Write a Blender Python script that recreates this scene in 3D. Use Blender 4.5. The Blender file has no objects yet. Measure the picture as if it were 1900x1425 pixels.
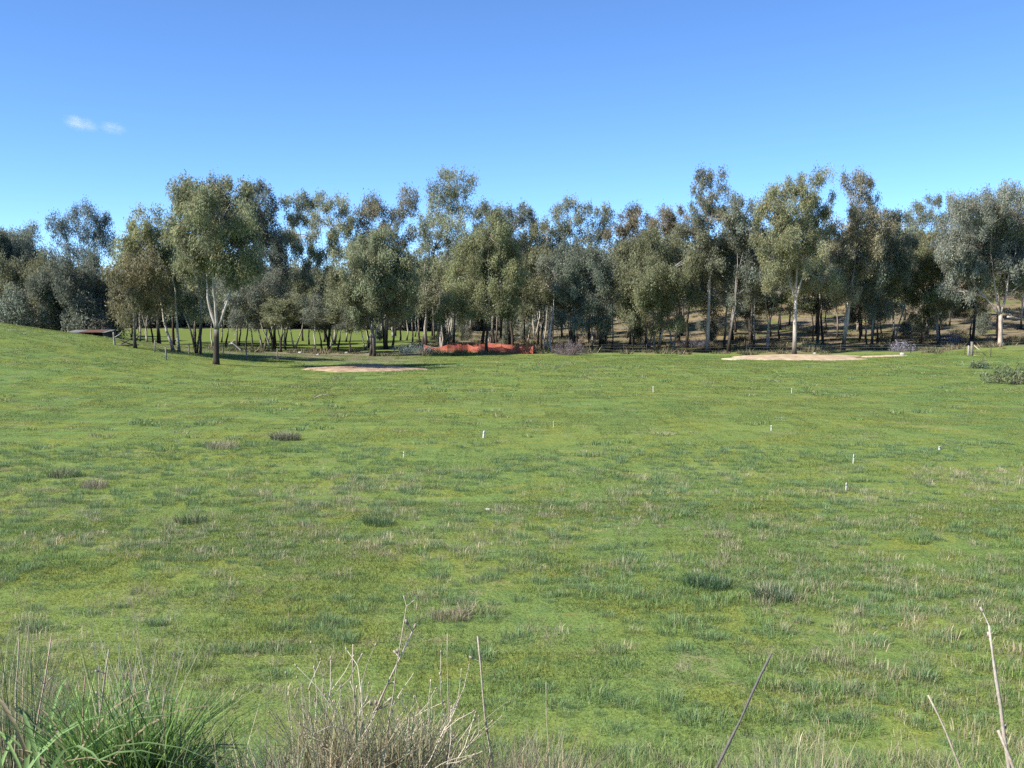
import bpy, math
import numpy as np
from mathutils import Vector

# ------------------------------------------------------------------ camera, sky, sun, exposure
scene = bpy.context.scene
COL = scene.collection
R = math.radians
EYE = np.array([0.0, 0.0, 5.0])
FPX = 1950.0                      # focal length in photo pixels (1900 wide)
PITCH = math.atan(146.5 / FPX)    # camera looks slightly down
cam_d = bpy.data.cameras.new('camera')
cam = bpy.data.objects.new('camera', cam_d); COL.objects.link(cam)
cam.location = EYE
cam.rotation_euler = (R(90) - PITCH, 0, 0)
cam_d.sensor_width = 36; cam_d.lens = FPX / 1900 * 36
cam_d.clip_start = 0.1; cam_d.clip_end = 20000
scene.camera = cam

SUN_EL, SUN_AZ = R(40), R(-113)   # azimuth measured from +Y (view direction) towards +X: sun on the left, a little behind
to_sun = Vector((math.cos(SUN_EL) * math.sin(SUN_AZ), math.cos(SUN_EL) * math.cos(SUN_AZ), math.sin(SUN_EL)))
world = bpy.data.worlds.new('World'); scene.world = world; world.use_nodes = True
wn = world.node_tree
for n in list(wn.nodes): wn.nodes.remove(n)
sky = wn.nodes.new('ShaderNodeTexSky'); sky.sky_type = 'NISHITA'; sky.sun_disc = False
sky.sun_elevation = SUN_EL; sky.sun_rotation = SUN_AZ
sky.altitude = 5000; sky.air_density = 1.0; sky.dust_density = 0.35; sky.ozone_density = 6.0
hs = wn.nodes.new('ShaderNodeHueSaturation'); hs.inputs['Saturation'].default_value = 1.05
bg = wn.nodes.new('ShaderNodeBackground'); bg.inputs['Strength'].default_value = 0.128
wo = wn.nodes.new('ShaderNodeOutputWorld')
wn.links.new(sky.outputs[0], hs.inputs['Color']); wn.links.new(hs.outputs[0], bg.inputs['Color']); wn.links.new(bg.outputs[0], wo.inputs[0])
sun_d = bpy.data.lights.new('sun', 'SUN'); sun_d.energy = 5.0; sun_d.angle = R(0.53); sun_d.color = (1.0, 0.955, 0.88)
sun = bpy.data.objects.new('sun', sun_d); COL.objects.link(sun)
sun.rotation_euler = to_sun.to_track_quat('Z', 'Y').to_euler(); sun.location = (-40, -10, 60)
vs = scene.view_settings
vs.view_transform = 'Standard'; vs.look = 'None'; vs.gamma = 1; vs.exposure = 1.05; vs.use_curve_mapping = False
scene.cycles.max_bounces = 6; scene.cycles.diffuse_bounces = 4; scene.cycles.glossy_bounces = 1
scene.cycles.transmission_bounces = 2; scene.cycles.volume_bounces = 2; scene.cycles.transparent_max_bounces = 4
scene.cycles.use_denoising = False

# ------------------------------------------------------------------ helpers
def sst(a, b, x):
    t = np.clip((np.asarray(x, float) - a) / (b - a), 0, 1); return t * t * (3 - 2 * t)

_g = np.random.default_rng(77).random((256, 256))
def vnoise(x, y, s=1.0, seed=0):
    x = np.asarray(x, float) * s + seed * 17.31; y = np.asarray(y, float) * s + seed * 9.77
    ix = np.floor(x).astype(int); iy = np.floor(y).astype(int); fx = x - ix; fy = y - iy
    fx = fx * fx * (3 - 2 * fx); fy = fy * fy * (3 - 2 * fy)
    g = lambda a, b: _g[a % 256, b % 256]
    return (g(ix, iy) * (1 - fx) + g(ix + 1, iy) * fx) * (1 - fy) + (g(ix, iy + 1) * (1 - fx) + g(ix + 1, iy + 1) * fx) * fy
def fnoise(x, y, s=1.0, seed=0):
    return 0.55 * vnoise(x, y, s, seed) + 0.3 * vnoise(x, y, s * 2.1, seed + 3) + 0.15 * vnoise(x, y, s * 4.3, seed + 5)

def terrain(x, y):
    x = np.asarray(x, float); y = np.asarray(y, float)
    z = 3.4 * (1 - sst(1, 12, y))                                               # roadside bank under the camera
    z = z + 4.5 * sst(-14, -58, x) * sst(25, 88, y) * (1 - 0.9 * sst(89, 113, y))  # grassy rise on the left
    z = z + 15 * sst(113, 215, y) * sst(0, 95, x)                                # wooded hillside on the right
    z = z + 9 * sst(230, 420, y) * (1 - 0.6 * sst(0, 95, x))                     # far rise
    z = z + 0.9 * sst(25, 60, x) * sst(75, 112, y) * (1 - sst(112, 140, y))
    field = sst(10, 16, y)
    z = z + field * (0.22 * (fnoise(x, y, 0.07, 1) - 0.5) + 0.10 * (fnoise(x, y, 0.35, 2) - 0.5))
    z = z + sst(112, 150, y) * 1.0 * (fnoise(x, y, 0.05, 8) - 0.5)
    return z
def tz(x, y): return float(terrain(x, y))

cp, sp = math.cos(PITCH), math.sin(PITCH)
def ray(px, py):
    u = (px - 950) / FPX; v = (712.5 - py) / FPX
    return np.array([u, cp + v * sp, -sp + v * cp])
def at(px, py, D):
    d = ray(px, py); return EYE + d * (D / d[1])
def ground(px, py, lo=6, hi=400):
    d = ray(px, py); ts = np.arange(lo, hi, 0.25) / d[1]
    P = EYE[None] + ts[:, None] * d[None]
    below = P[:, 2] < terrain(P[:, 0], P[:, 1])
    k = int(np.argmax(below)) if below.any() else len(ts) - 1
    p = P[k].copy(); p[2] = tz(p[0], p[1]); return p
def M2PX(D): return FPX / D

def finish(me, smooth=True):
    if smooth: me.polygons.foreach_set('use_smooth', np.ones(len(me.polygons), bool))
    me.update()
def mesh_arrays(name, V, faces, mat=None, colors=None, smooth=False, attr='tint'):
    """faces: list of (n,k) index arrays; colors: (nverts,3)"""
    me = bpy.data.meshes.new(name)
    V = np.asarray(V, np.float32); me.vertices.add(len(V)); me.vertices.foreach_set('co', V.ravel())
    faces = [np.asarray(f, np.int32) for f in faces if len(f)]
    if faces:
        nl = sum(f.size for f in faces); npol = sum(len(f) for f in faces)
        me.loops.add(nl); me.polygons.add(npol)
        me.loops.foreach_set('vertex_index', np.concatenate([f.ravel() for f in faces]))
        tot = np.concatenate([np.full(len(f), f.shape[1], np.int32) for f in faces])
        start = np.concatenate([[0], np.cumsum(tot)[:-1]]).astype(np.int32)
        me.polygons.foreach_set('loop_start', start)
        me.polygons.foreach_set('loop_total', tot)
    if colors is not None:
        a = me.attributes.new(attr, 'FLOAT_COLOR', 'POINT')
        c = np.ones((len(V), 4), np.float32); c[:, :3] = colors; a.data.foreach_set('color', c.ravel())
    if mat: me.materials.append(mat)
    me.update(calc_edges=True)
    if smooth and faces: finish(me)
    return me
class MB:
    """collects shapes for one mesh"""
    def __init__(s): s.V = []; s.F = {}; s.C = []; s.n = 0
    def add(s, V, F, c=(1, 1, 1)):
        V = np.asarray(V, float); s.V.append(V)
        c = np.asarray(c, float); s.C.append(np.broadcast_to(c, (len(V), 3)))
        if isinstance(F, list) and np.ndim(F[0]) == 1: F = [F]
        for f in (F if isinstance(F, list) else [F]):
            f = np.asarray(f, int); s.F.setdefault(f.shape[1], []).append(f + s.n)
        s.n += len(V)
    def tube(s, P, r, sides=6, c=(1, 1, 1), cap=True):
        P = np.asarray(P, float); n = len(P); r = np.broadcast_to(np.asarray(r, float), (n,))
        T = np.gradient(P, axis=0); T /= np.linalg.norm(T, axis=1)[:, None] + 1e-9
        ref = np.array([0.31, 0.94, 0.12]); ref = ref if abs(T[0] @ ref) < 0.9 else np.array([1.0, 0, 0])
        A = np.cross(T, ref); A /= np.linalg.norm(A, axis=1)[:, None] + 1e-9; B = np.cross(T, A)
        th = np.arange(sides) * 2 * math.pi / sides
        V = P[:, None] + r[:, None, None] * (np.cos(th)[None, :, None] * A[:, None] + np.sin(th)[None, :, None] * B[:, None])
        i = np.arange(n - 1)[:, None] * sides; j = np.arange(sides)[None]; k = (j + 1) % sides
        F = np.stack([i + j, i + k, i + sides + k, i + sides + j], -1).reshape(-1, 4)
        cc = np.asarray(c, float)
        if cc.ndim == 2: cc = np.repeat(cc, sides, 0)
        fs = [F]
        if cap: fs += [np.arange(sides)[None, ::-1], (np.arange(sides) + (n - 1) * sides)[None]]
        s.add(V.reshape(-1, 3), fs, cc)
    def box(s, c, size, rz=0.0, col=(1, 1, 1), tilt=None):
        h = np.asarray(size, float) / 2
        q = np.array([[x, y, z] for z in (-1, 1) for y in (-1, 1) for x in (-1, 1)], float) * h
        if tilt is not None: q = q @ tilt.T
        ca, sa = math.cos(rz), math.sin(rz)
        q = np.stack([q[:, 0] * ca - q[:, 1] * sa, q[:, 0] * sa + q[:, 1] * ca, q[:, 2]], 1) + np.asarray(c, float)
        s.add(q, [[0, 2, 3, 1], [4, 5, 7, 6], [0, 1, 5, 4], [2, 6, 7, 3], [0, 4, 6, 2], [1, 3, 7, 5]], col)
    def mesh(s, name, mat, smooth=False):
        V = np.concatenate(s.V); C = np.concatenate(s.C)
        return mesh_arrays(name, V, [np.concatenate(f) for f in s.F.values()], mat, C, smooth)
    def build(s, name, mat, parent=None, smooth=False):
        return link(name, s.mesh(name, mat, smooth), parent)
def link(name, me, parent=None, loc=None):
    o = bpy.data.objects.new(name, me); COL.objects.link(o)
    if parent: o.parent = parent
    if loc is not None: o.location = loc
    return o
def tag(o, label=None, cat=None, group=None, kind=None):
    if label: o['label'] = label
    if cat: o['category'] = cat
    if group: o['group'] = group
    if kind: o['kind'] = kind
    return o
def thing(name, loc, label, cat, group=None, rz=0):
    o = bpy.data.objects.new(name, None); COL.objects.link(o); o.location = loc; o.rotation_euler = (0, 0, rz)
    o.empty_display_size = 0.3
    return tag(o, label, cat, group)
def copy_tree(root, loc, rz, sc, label, group):
    r = root.copy(); COL.objects.link(r); r.location = loc; r.rotation_euler = (0, 0, rz); r.scale = (sc[0], sc[0], sc[1])
    r['label'] = label; r['group'] = group
    for ch in root.children:
        c = ch.copy(); COL.objects.link(c); c.parent = r
    return r

# ------------------------------------------------------------------ materials
class NT:
    def __init__(s, name):
        s.m = bpy.data.materials.new(name); s.m.use_nodes = True; s.t = s.m.node_tree
        s.bsdf = s.t.nodes['Principled BSDF']; s.out = s.t.nodes['Material Output']
    def n(s, t, **kw):
        nd = s.t.nodes.new('ShaderNode' + t)
        for k, v in kw.items(): setattr(nd, k, v)
        return nd
    def l(s, a, b): s.t.links.new(a, b)
    def noise(s, scale, detail=3, rough=0.55, vec=None, dim='3D'):
        nd = s.n('TexNoise'); nd.inputs['Scale'].default_value = scale; nd.inputs['Detail'].default_value = detail
        nd.inputs['Roughness'].default_value = rough
        if vec is not None: s.l(vec, nd.inputs['Vector'])
        return nd.outputs['Fac']
    def rng(s, x, a, b, c=0.0, d=1.0):
        nd = s.n('MapRange'); nd.interpolation_type = 'SMOOTHSTEP'
        for i, v in zip((1, 2, 3, 4), (a, b, c, d)): nd.inputs[i].default_value = v
        s.l(x, nd.inputs[0]); return nd.outputs[0]
    def mix(s, f, a, b, mode='MIX'):
        nd = s.n('Mix'); nd.data_type = 'RGBA'; nd.blend_type = mode
        for sock, v in ((nd.inputs[0], f), (nd.inputs[6], a), (nd.inputs[7], b)):
            if hasattr(v, 'links'): s.l(v, sock)
            elif isinstance(v, (int, float)): sock.default_value = v
            else: sock.default_value = (*v, 1)
        return nd.outputs[2]
    def math(s, op, a, b=None, c=None):
        nd = s.n('Math'); nd.operation = op
        for i, v in enumerate((a, b, c)):
            if v is None: continue
            if hasattr(v, 'links'): s.l(v, nd.inputs[i])
            else: nd.inputs[i].default_value = v
        return nd.outputs[0]
    def pos(s): return s.n('NewGeometry').outputs['Position']
    def attr(s, name): nd = s.n('Attribute'); nd.attribute_name = name; return nd.outputs['Color']
    def bump(s, h, strength, dist):
        nd = s.n('Bump'); nd.inputs['Strength'].default_value = strength; nd.inputs['Distance'].default_value = dist
        s.l(h, nd.inputs['Height']); s.l(nd.outputs[0], s.bsdf.inputs['Normal'])
    def done(s, color, rough=0.85, spec=0.15, translucent=0.0):
        if hasattr(color, 'links'): s.l(color, s.bsdf.inputs['Base Color'])
        else: s.bsdf.inputs['Base Color'].default_value = (*color, 1)
        s.bsdf.inputs['Roughness'].default_value = rough; s.bsdf.inputs['Specular IOR Level'].default_value = spec
        if translucent:
            tr = s.n('BsdfTranslucent'); mx = s.n('MixShader'); mx.inputs[0].default_value = translucent
            s.l(color, tr.inputs['Color']) if hasattr(color, 'links') else None
            s.l(s.bsdf.outputs[0], mx.inputs[1]); s.l(tr.outputs[0], mx.inputs[2]); s.l(mx.outputs[0], s.out.inputs['Surface'])
        return s.m

def pasture_colour(t, blade=False):
    """colour of the pasture by place: yellow-green turf, blue-green patches, straw and reddish moss"""
    p = t.pos()
    big = t.noise(0.055, 2, 0.5, p); mid = t.noise(0.33, 3, 0.6, p); fine = t.noise(1.5, 3, 0.6, p); tiny = t.noise(9.0, 2, 0.6, p)
    mp = t.n('Mapping'); t.l(p, mp.inputs[0]); mp.inputs[1].default_value = (31, 7, 3)
    mid2 = t.noise(0.55, 3, 0.6, mp.outputs[0]); fine2 = t.noise(2.3, 3, 0.65, mp.outputs[0])
    c = t.mix(t.rng(big, 0.36, 0.64), (0.166, 0.213, 0.055), (0.134, 0.202, 0.057))
    c = t.mix(t.rng(mid, 0.42, 0.66), c, (0.186, 0.215, 0.047))
    c = t.mix(t.math('MULTIPLY', t.rng(fine, 0.46, 0.68), 0.85), c, (0.108, 0.172, 0.056))
    c = t.mix(t.math('MULTIPLY', t.rng(mid2, 0.52, 0.70), t.math('MULTIPLY', t.rng(fine2, 0.42, 0.66), 0.75)), c, (0.255, 0.232, 0.130))
    c = t.mix(t.math('MULTIPLY', t.rng(mid2, 0.48, 0.30), t.math('MULTIPLY', t.rng(fine2, 0.56, 0.72), 0.6)), c, (0.215, 0.162, 0.055))
    c = t.mix(t.rng(tiny, 0.35, 0.7, 0.0, 0.45), c, (0.104, 0.142, 0.034))
    return c, p, fine, tiny

# pasture ground
t = NT('pasture_ground')
c, p, fine, tiny = pasture_colour(t)
sx = t.n('SeparateXYZ'); t.l(p, sx.inputs[0]); X, Y, Z = sx.outputs
edge = t.noise(0.12, 4, 0.6, p); speck = t.noise(0.9, 4, 0.7, p)
yy = t.math('ADD', Y, t.math('MULTIPLY', t.math('SUBTRACT', edge, 0.5), 26.0))
wood = t.math('MULTIPLY', t.rng(yy, 104, 116), t.rng(t.math('ADD', X, t.math('MULTIPLY', t.math('SUBTRACT', edge, 0.5), 22.0)), -16, -4))
litter = t.mix(t.rng(speck, 0.35, 0.68), (0.118, 0.094, 0.062), (0.215, 0.176, 0.112))
litter = t.mix(t.rng(t.noise(0.16, 3, 0.6, p), 0.50, 0.62), litter, (0.200, 0.150, 0.072))
litter = t.mix(t.rng(t.noise(0.22, 3, 0.6, t.n('TexCoord').outputs['Object']), 0.54, 0.66), litter, (0.108, 0.130, 0.040))
c = t.mix(wood, c, litter)
strip = t.math('MULTIPLY', t.math('MULTIPLY', t.rng(yy, 88, 95), t.rng(yy, 118, 108)), t.math('MULTIPLY', t.rng(X, -37, -28), t.rng(X, -6, -12)))
c = t.mix(t.math('MULTIPLY', strip, t.rng(speck, 0.3, 0.55)), c, (0.200, 0.165, 0.120))
lush = t.math('MULTIPLY', t.math('MULTIPLY', t.rng(Y, 112, 122), t.rng(Y, 205, 190)), t.rng(X, -8, -22))
c = t.mix(t.rng(yy, 192, 208), c, litter)
c = t.mix(t.math('MULTIPLY', lush, 0.8), c, (0.112, 0.142, 0.032))
t.bump(t.math('ADD', fine, t.math('MULTIPLY', tiny, 0.5)), 0.9, 0.06)
M_ground = t.done(c, 0.95, 0.05)

def blade_material(name, use_place, transl=0.3):
    t = NT(name); a = t.attr('tint')
    if use_place:
        c, p, _, _ = pasture_colour(t, True); c = t.mix(1.0, c, a, 'MULTIPLY')
        s = t.n('Vector' + 'Math'); s.operation = 'SCALE'; s.inputs['Scale'].default_value = 1.0; t.l(c, s.inputs[0]); c = s.outputs[0]
    else: c = a
    return t.done(c, 0.6, 0.25, transl)
M_turf = blade_material('turf_blades', True, 0.35)
M_blade = blade_material('tussock_blades', False, 0.35)

t = NT('gum_leaf'); a = t.attr('tint'); oi = t.n('ObjectInfo')
hv = t.n('HueSaturation'); t.l(a, hv.inputs['Color'])
t.l(t.rng(oi.outputs['Random'], 0, 1, 0.492, 0.508), hv.inputs['Hue']); t.l(t.rng(oi.outputs['Random'], 0, 1, 0.88, 1.15), hv.inputs['Value'])
M_leaf = t.done(hv.outputs[0], 0.6, 0.3, 0.45)
t = NT('gum_bark'); a = t.attr('tint'); p = t.pos()
mp = t.n('Mapping'); t.l(p, mp.inputs[0]); mp.inputs[3].default_value = (1, 1, 0.25)
nz = t.noise(5.0, 4, 0.65, mp.outputs[0])
c = t.mix(t.rng(nz, 0.3, 0.7), t.mix(1.0, a, (0.62, 0.58, 0.54), 'MULTIPLY'), t.mix(1.0, a, (1.15, 1.12, 1.06), 'MULTIPLY'))
t.bump(nz, 0.6, 0.03); M_bark = t.done(c, 0.85, 0.15)

def simple(name, c1, c2, scale=6.0, rough=0.8, bump=0.4, dist=0.02, spec=0.2, metal=0.0):
    t = NT(name); co = t.n('TexCoord').outputs['Object']; nz = t.noise(scale, 5, 0.65, co)
    t.bump(nz, bump, dist); t.bsdf.inputs['Metallic'].default_value = metal
    return t.done(t.mix(t.rng(nz, 0.3, 0.7), c1, c2), rough, spec)
M_peg = simple('white_peg_paint', (0.45, 0.44, 0.40), (0.62, 0.61, 0.57), 30)
M_wood = simple('grey_post_wood', (0.10, 0.09, 0.08), (0.27, 0.24, 0.20), 9)
M_palewood = simple('pale_timber', (0.34, 0.30, 0.18), (0.48, 0.43, 0.28), 9)
M_dead = simple('bleached_dead_wood', (0.26, 0.24, 0.21), (0.45, 0.42, 0.38), 7)
M_darkdead = simple('dark_dead_wood', (0.06, 0.05, 0.04), (0.16, 0.13, 0.10), 7)
M_wire = simple('fence_wire', (0.20, 0.20, 0.20), (0.30, 0.29, 0.28), 3, 0.5, 0, 0.001, 0.4, 0.7)
M_steel = simple('dark_steel_picket', (0.03, 0.03, 0.03), (0.07, 0.06, 0.05), 9, 0.6)
M_red = simple('orange_barrier_mesh', (0.34, 0.085, 0.055), (0.44, 0.14, 0.095), 2, 0.55, 0, 0.001)
M_rust = simple('rusty_roof_iron', (0.09, 0.05, 0.04), (0.145, 0.08, 0.06), 3, 0.7)
M_zinc = simple('galvanised_roof_iron', (0.13, 0.14, 0.14), (0.22, 0.22, 0.22), 3, 0.45)
M_shedwall = simple('dark_shed_boards', (0.05, 0.045, 0.04), (0.11, 0.10, 0.09), 5)
M_sand = simple('pale_pink_sand', (0.30, 0.215, 0.14), (0.47, 0.365, 0.25), 1.3, 0.95, 0.8, 0.06, 0.05)
M_clay = simple('reddish_clay', (0.24, 0.155, 0.095), (0.39, 0.29, 0.195), 1.1, 0.95, 0.9, 0.08, 0.05)
M_stone = simple('pale_stone', (0.30, 0.28, 0.25), (0.48, 0.46, 0.42), 8, 0.9)

# ------------------------------------------------------------------ ground sheet
def axis(pts):
    out = []
    for a, b, n in pts: out.append(np.linspace(a, b, n, endpoint=False))
    out.append([pts[-1][1]]); return np.concatenate(out)
xs = axis([(-6000, -400, 10), (-400, -150, 16), (-150, -60, 45), (-60, 60, 150), (60, 150, 45), (150, 400, 16), (400, 6000, 10)])
ys = axis([(-200, -5, 8), (-5, 40, 80), (40, 120, 100), (120, 300, 90), (300, 600, 20), (600, 9000, 14)])
GX, GY = np.meshgrid(xs, ys); GZ = terrain(GX, GY)
nx, ny = len(xs), len(ys)
i = np.arange(ny - 1)[:, None] * nx; j = np.arange(nx - 1)[None]
F = np.stack([i + j, i + j + 1, i + nx + j + 1, i + nx + j], -1).reshape(-1, 4)
g = link('ground', mesh_arrays('ground', np.stack([GX, GY, GZ], -1).reshape(-1, 3), [F], M_ground, smooth=True))
tag(g, 'green pasture and wooded hillside ground', None, None, 'structure')

# ------------------------------------------------------------------ trees
LEAF_GAIN = np.array([[2.45, 2.45, 3.0]])
def leaf_cloud(rng, C, out_dir, n_per, spread, L, W, base_col, var):
    """C: (k,3) clump centres -> drooping diamond leaves"""
    k = len(C); n = k * n_per
    cen = np.repeat(C, n_per, 0)
    off = rng.normal(size=(n, 3)) * np.array([spread * 0.85, spread * 0.85, spread * 1.4]); off[:, 2] -= spread * 0.35
    P = cen + off
    d = rng.normal(size=(n, 3)) * 0.7; d[:, 2] -= 1.0; d /= np.linalg.norm(d, axis=1)[:, None]
    w = np.cross(d, rng.normal(size=(n, 3))); w /= np.linalg.norm(w, axis=1)[:, None] + 1e-9
    l = L * (0.6 + 0.8 * rng.random((n, 1))); ww = W * (0.7 + 0.6 * rng.random((n, 1)))
    V = np.stack([P - d * l * 0.35 + w * ww * 0.5, P + d * l * 0.65, P - d * l * 0.35 - w * ww * 0.5], 1).reshape(-1, 3)
    F = np.arange(n * 3).reshape(-1, 3)
    clump_b = np.repeat(1 + var * rng.normal(size=(k, 1)), n_per, 0)
    warm = np.repeat(rng.random((k, 1)), n_per, 0) * 0.5 + rng.random((n, 1)) * 0.5
    col = np.asarray(base_col)[None] * np.clip(clump_b * (0.86 + 0.28 * rng.random((n, 1))), 0.4, 2)
    col = LEAF_GAIN * col * (1 + (warm - 0.5) * np.array([[0.30, 0.05, -0.2]]))
    return V, F, np.repeat(col, 3, 0)

PALE = np.array([0.42, 0.39, 0.345]); DARK = np.array([0.055, 0.045, 0.038]); GREY = np.array([0.26, 0.235, 0.21])
def bark_cols(P, z0, dark_h, up):
    h = (P[:, 2] - z0)[:, None]
    f = np.clip((h - dark_h) / 1.3 + 0.5, 0, 1)
    return DARK * (1 - f) + up * f

def bezier(a, b, bend, n=6):
    t = np.linspace(0, 1, n)[:, None]; m = (a + b) / 2 + bend
    return (1 - t) ** 2 * a + 2 * t * (1 - t) * m + t * t * b

def make_tree(seed, base, lobes, label=None, group=None, col=(0.088, 0.098, 0.046), dens=1.0, up=PALE, dark_h=1.5, stems=1, spread_stems=0.35,
              r0=0.22, fork=0.42, L=0.235, W=0.078, fill=True, var=0.20, lean=None, n_per=82, stem_tops=None, name='eucalyptus_tree', sub=0.34, fork_h=0):
    """base: world point; lobes: list of (x,y,z,rx,ry,rz) world ellipsoids"""
    rng = np.random.default_rng(seed)
    base = np.asarray(base, float)
    root = thing(name, base, label, 'tree', group) if label else thing(name, base, '-', 'tree', group)
    lob = np.asarray(lobes, float)
    cen, rad = lob[:, :3], lob[:, 3:]
    top = (cen[:, 2] + rad[:, 2]).max(); low = (cen[:, 2] - rad[:, 2]).min(); H = top - base[2]
    w = rad.prod(1) ** 0.66; mid = (cen * w[:, None]).sum(0) / w.sum()
    # stems
    st = []
    if stem_tops is None:
        for k in range(stems):
            a = rng.random() * 6.28 if stems > 1 else 0
            tgt = mid.copy(); tgt[2] = base[2] + H * (0.62 + 0.12 * rng.random())
            if stems > 1:
                tgt[:2] += np.array([(k - (stems - 1) / 2) * spread_stems * (rad[:, 0].max() * 1.6) / stems * 2, rng.normal() * 0.8])
            st.append(tgt)
    else: st = [np.asarray(s, float) for s in stem_tops]
    tb = MB(); stem_paths = []
    if fork_h:
        lean_ = (np.mean([q[:2] for q in st], 0) - base[:2]) * 0.12; fp = base + np.array([lean_[0], lean_[1], fork_h])
        P = bezier(base + np.array([0, 0, -0.25]), fp, np.array([0, 0, 0.0]), 6); r = r0 * np.array([1.3, 1.0, 0.9, 0.85, 0.8, 0.72])
        tb.tube(P - base, r, 9, bark_cols(P, base[2], dark_h, up))
        for k, tgt in enumerate(st):
            P = bezier(fp - np.array([0, 0, 0.12]), tgt, np.array([(tgt[0] - fp[0]) * 0.22, 0, 0.0]), 8); P[2:-1, :2] += np.cumsum(rng.normal(size=(5, 2)) * 0.09, 0)
            r = r0 * (0.62 - 0.06 * k) * np.linspace(1, 0.25, 8)
            tb.tube(P - base, r, 7, bark_cols(P, base[2], dark_h, up)); stem_paths.append((P, r))
        st = []
    for k, tgt in enumerate(st):
        b = base + (np.array([rng.normal() * 0.12, rng.normal() * 0.12, -0.25]) if len(st) > 1 else np.array([0, 0, -0.25]))
        n = 9; t = np.linspace(0, 1, n)[:, None]
        P = b + (tgt - b) * np.concatenate([t ** 1.15, t ** 1.15, t], 1)
        P[1:-1, :2] += np.cumsum(rng.normal(size=(n - 2, 2)) * 0.07 * H / 12, 0)
        r = 0.78 * r0 / math.sqrt(max(1, len(st) * 0.6)) * (1 - 0.88 * t[:, 0] ** 0.9); r[0] *= 1.35
        tb.tube(P - base, r, 8, bark_cols(P, base[2], dark_h * (0.7 + 0.6 * rng.random()), up)); stem_paths.append((P, r))
    tb.build('trunk', M_bark, root, True)
    bb = MB(); V, F, C = [], [], []; nv = 0
    for (c, rd) in zip(cen, rad):
        # limb from nearest stem to lobe
        best = None
        for P, r in stem_paths:
            for q in range(3, len(P)):
                dz = c[2] - P[q, 2]; hd = np.linalg.norm(c[:2] - P[q, :2])
                cost = hd + (2.5 * max(0, 0.5 * hd - dz)) + 0.35 * abs(dz)
                if best is None or cost < best[0]: best = (cost, P[q], r[q])
        a, ra = best[1], best[2]
        lp = bezier(a, c, np.array([rng.normal() * 0.3, rng.normal() * 0.3, 0.10 * np.linalg.norm(c - a)]), 6)
        lr = np.linspace(min(ra * 0.8, 0.03 + 0.05 * rd.max()), 0.025, 6)
        bb.tube(lp - base, lr, 5, np.broadcast_to(up * (0.75 + 0.4 * rng.random()), (6, 3)), False)
        # sub-lobes on the shell of large lobes
        if fill and rd.max() > 1.3:
            vol = max(1.0, rd[0] * rd[2] * 1.1)
            m = int(np.clip(2.7 * vol / (sub * 2.2), 6, 40))
            u = rng.normal(size=(m, 3)); u /= np.linalg.norm(u, axis=1)[:, None]
            u[:, 2] = np.maximum(u[:, 2] * 0.9 + 0.12, -0.62)
            sc = (0.35 + 0.80 * rng.random((m, 1)) ** 0.6)
            sl = c + u * rd * sc
            sr = np.clip(rd.mean() * sub * (0.55 + 0.75 * rng.random((m, 1))), 0.4, 1.25) * np.array([1.0, 1.0, 0.9])
        else:
            sl = c[None]; sr = rd[None]
        for s, q in zip(sl, sr):
            area = q[0] * q[2]
            kc = max(4, int(13 * dens * area))
            u = rng.normal(size=(kc, 3)); u /= np.linalg.norm(u, axis=1)[:, None]
            cl = s + u * q * (rng.random((kc, 1)) ** 0.42)
            v, f, cc = leaf_cloud(rng, cl - base, None, n_per, 0.26 * (0.8 + 0.4 * rng.random()) * (L / 0.235) ** 0.5, L, W, np.asarray(col) * (0.78 + 0.44 * rng.random()), var)
            V.append(v); F.append(f + nv); C.append(cc); nv += len(v)
            e = lp[-1 - int(rng.integers(0, 3))]
            bb.tube(bezier(e, s, np.array([0, 0, 0.15]), 4) - base, np.linspace(0.035, 0.015, 4), 4, up * (0.8 + 0.3 * rng.random()), False)
            for kk in range(min(3, kc)):
                bb.tube(bezier(s, cl[kk], np.array([0, 0, 0.1]), 3) - base, np.linspace(0.018, 0.009, 3), 3, up * 0.8, False)
    tag(bb.build('branches', M_bark, root, True), kind='stuff')
    link('crown', mesh_arrays('crown', np.concatenate(V), [np.concatenate(F)], M_leaf, np.concatenate(C)), root)
    return root

OLIVE = (0.098, 0.102, 0.046); GREYG = (0.088, 0.096, 0.058); DARKG = (0.076, 0.084, 0.050); YELL = (0.112, 0.112, 0.046); RUST = (0.106, 0.096, 0.052); BLUEG = (0.080, 0.095, 0.066)
def tree_px(seed, bpx, bpy_, lobes_px, label, D=None, stem_px=None, **kw):
    """lobes given in photo pixels at the tree's own distance"""
    b = ground(bpx, bpy_) if D is None else None
    if b is None:
        q = at(bpx, bpy_, D); b = np.array([q[0], D, tz(q[0], D)])
    D = b[1]; rng = np.random.default_rng(seed + 1000); L = []
    for (cx, cy, rx, ry) in lobes_px:
        m = D / FPX; q = at(cx, cy, D + rng.normal() * rx * m * 0.5)
        k = 1.28 if cy > 430 else (1.24 if 515 < bpx < 800 else 1.14)
        L.append((q[0], q[1], q[2], rx * m * k, rx * m * k, ry * m * (1.08 if cy > 430 else 1.03)))
    if stem_px is not None: kw['stem_tops'] = [at(a, c, D + rng.normal() * 0.5) for a, c in stem_px]
    return make_tree(seed, b, L, label, 'eucalypts along the far edge of the field', **kw)

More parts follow.
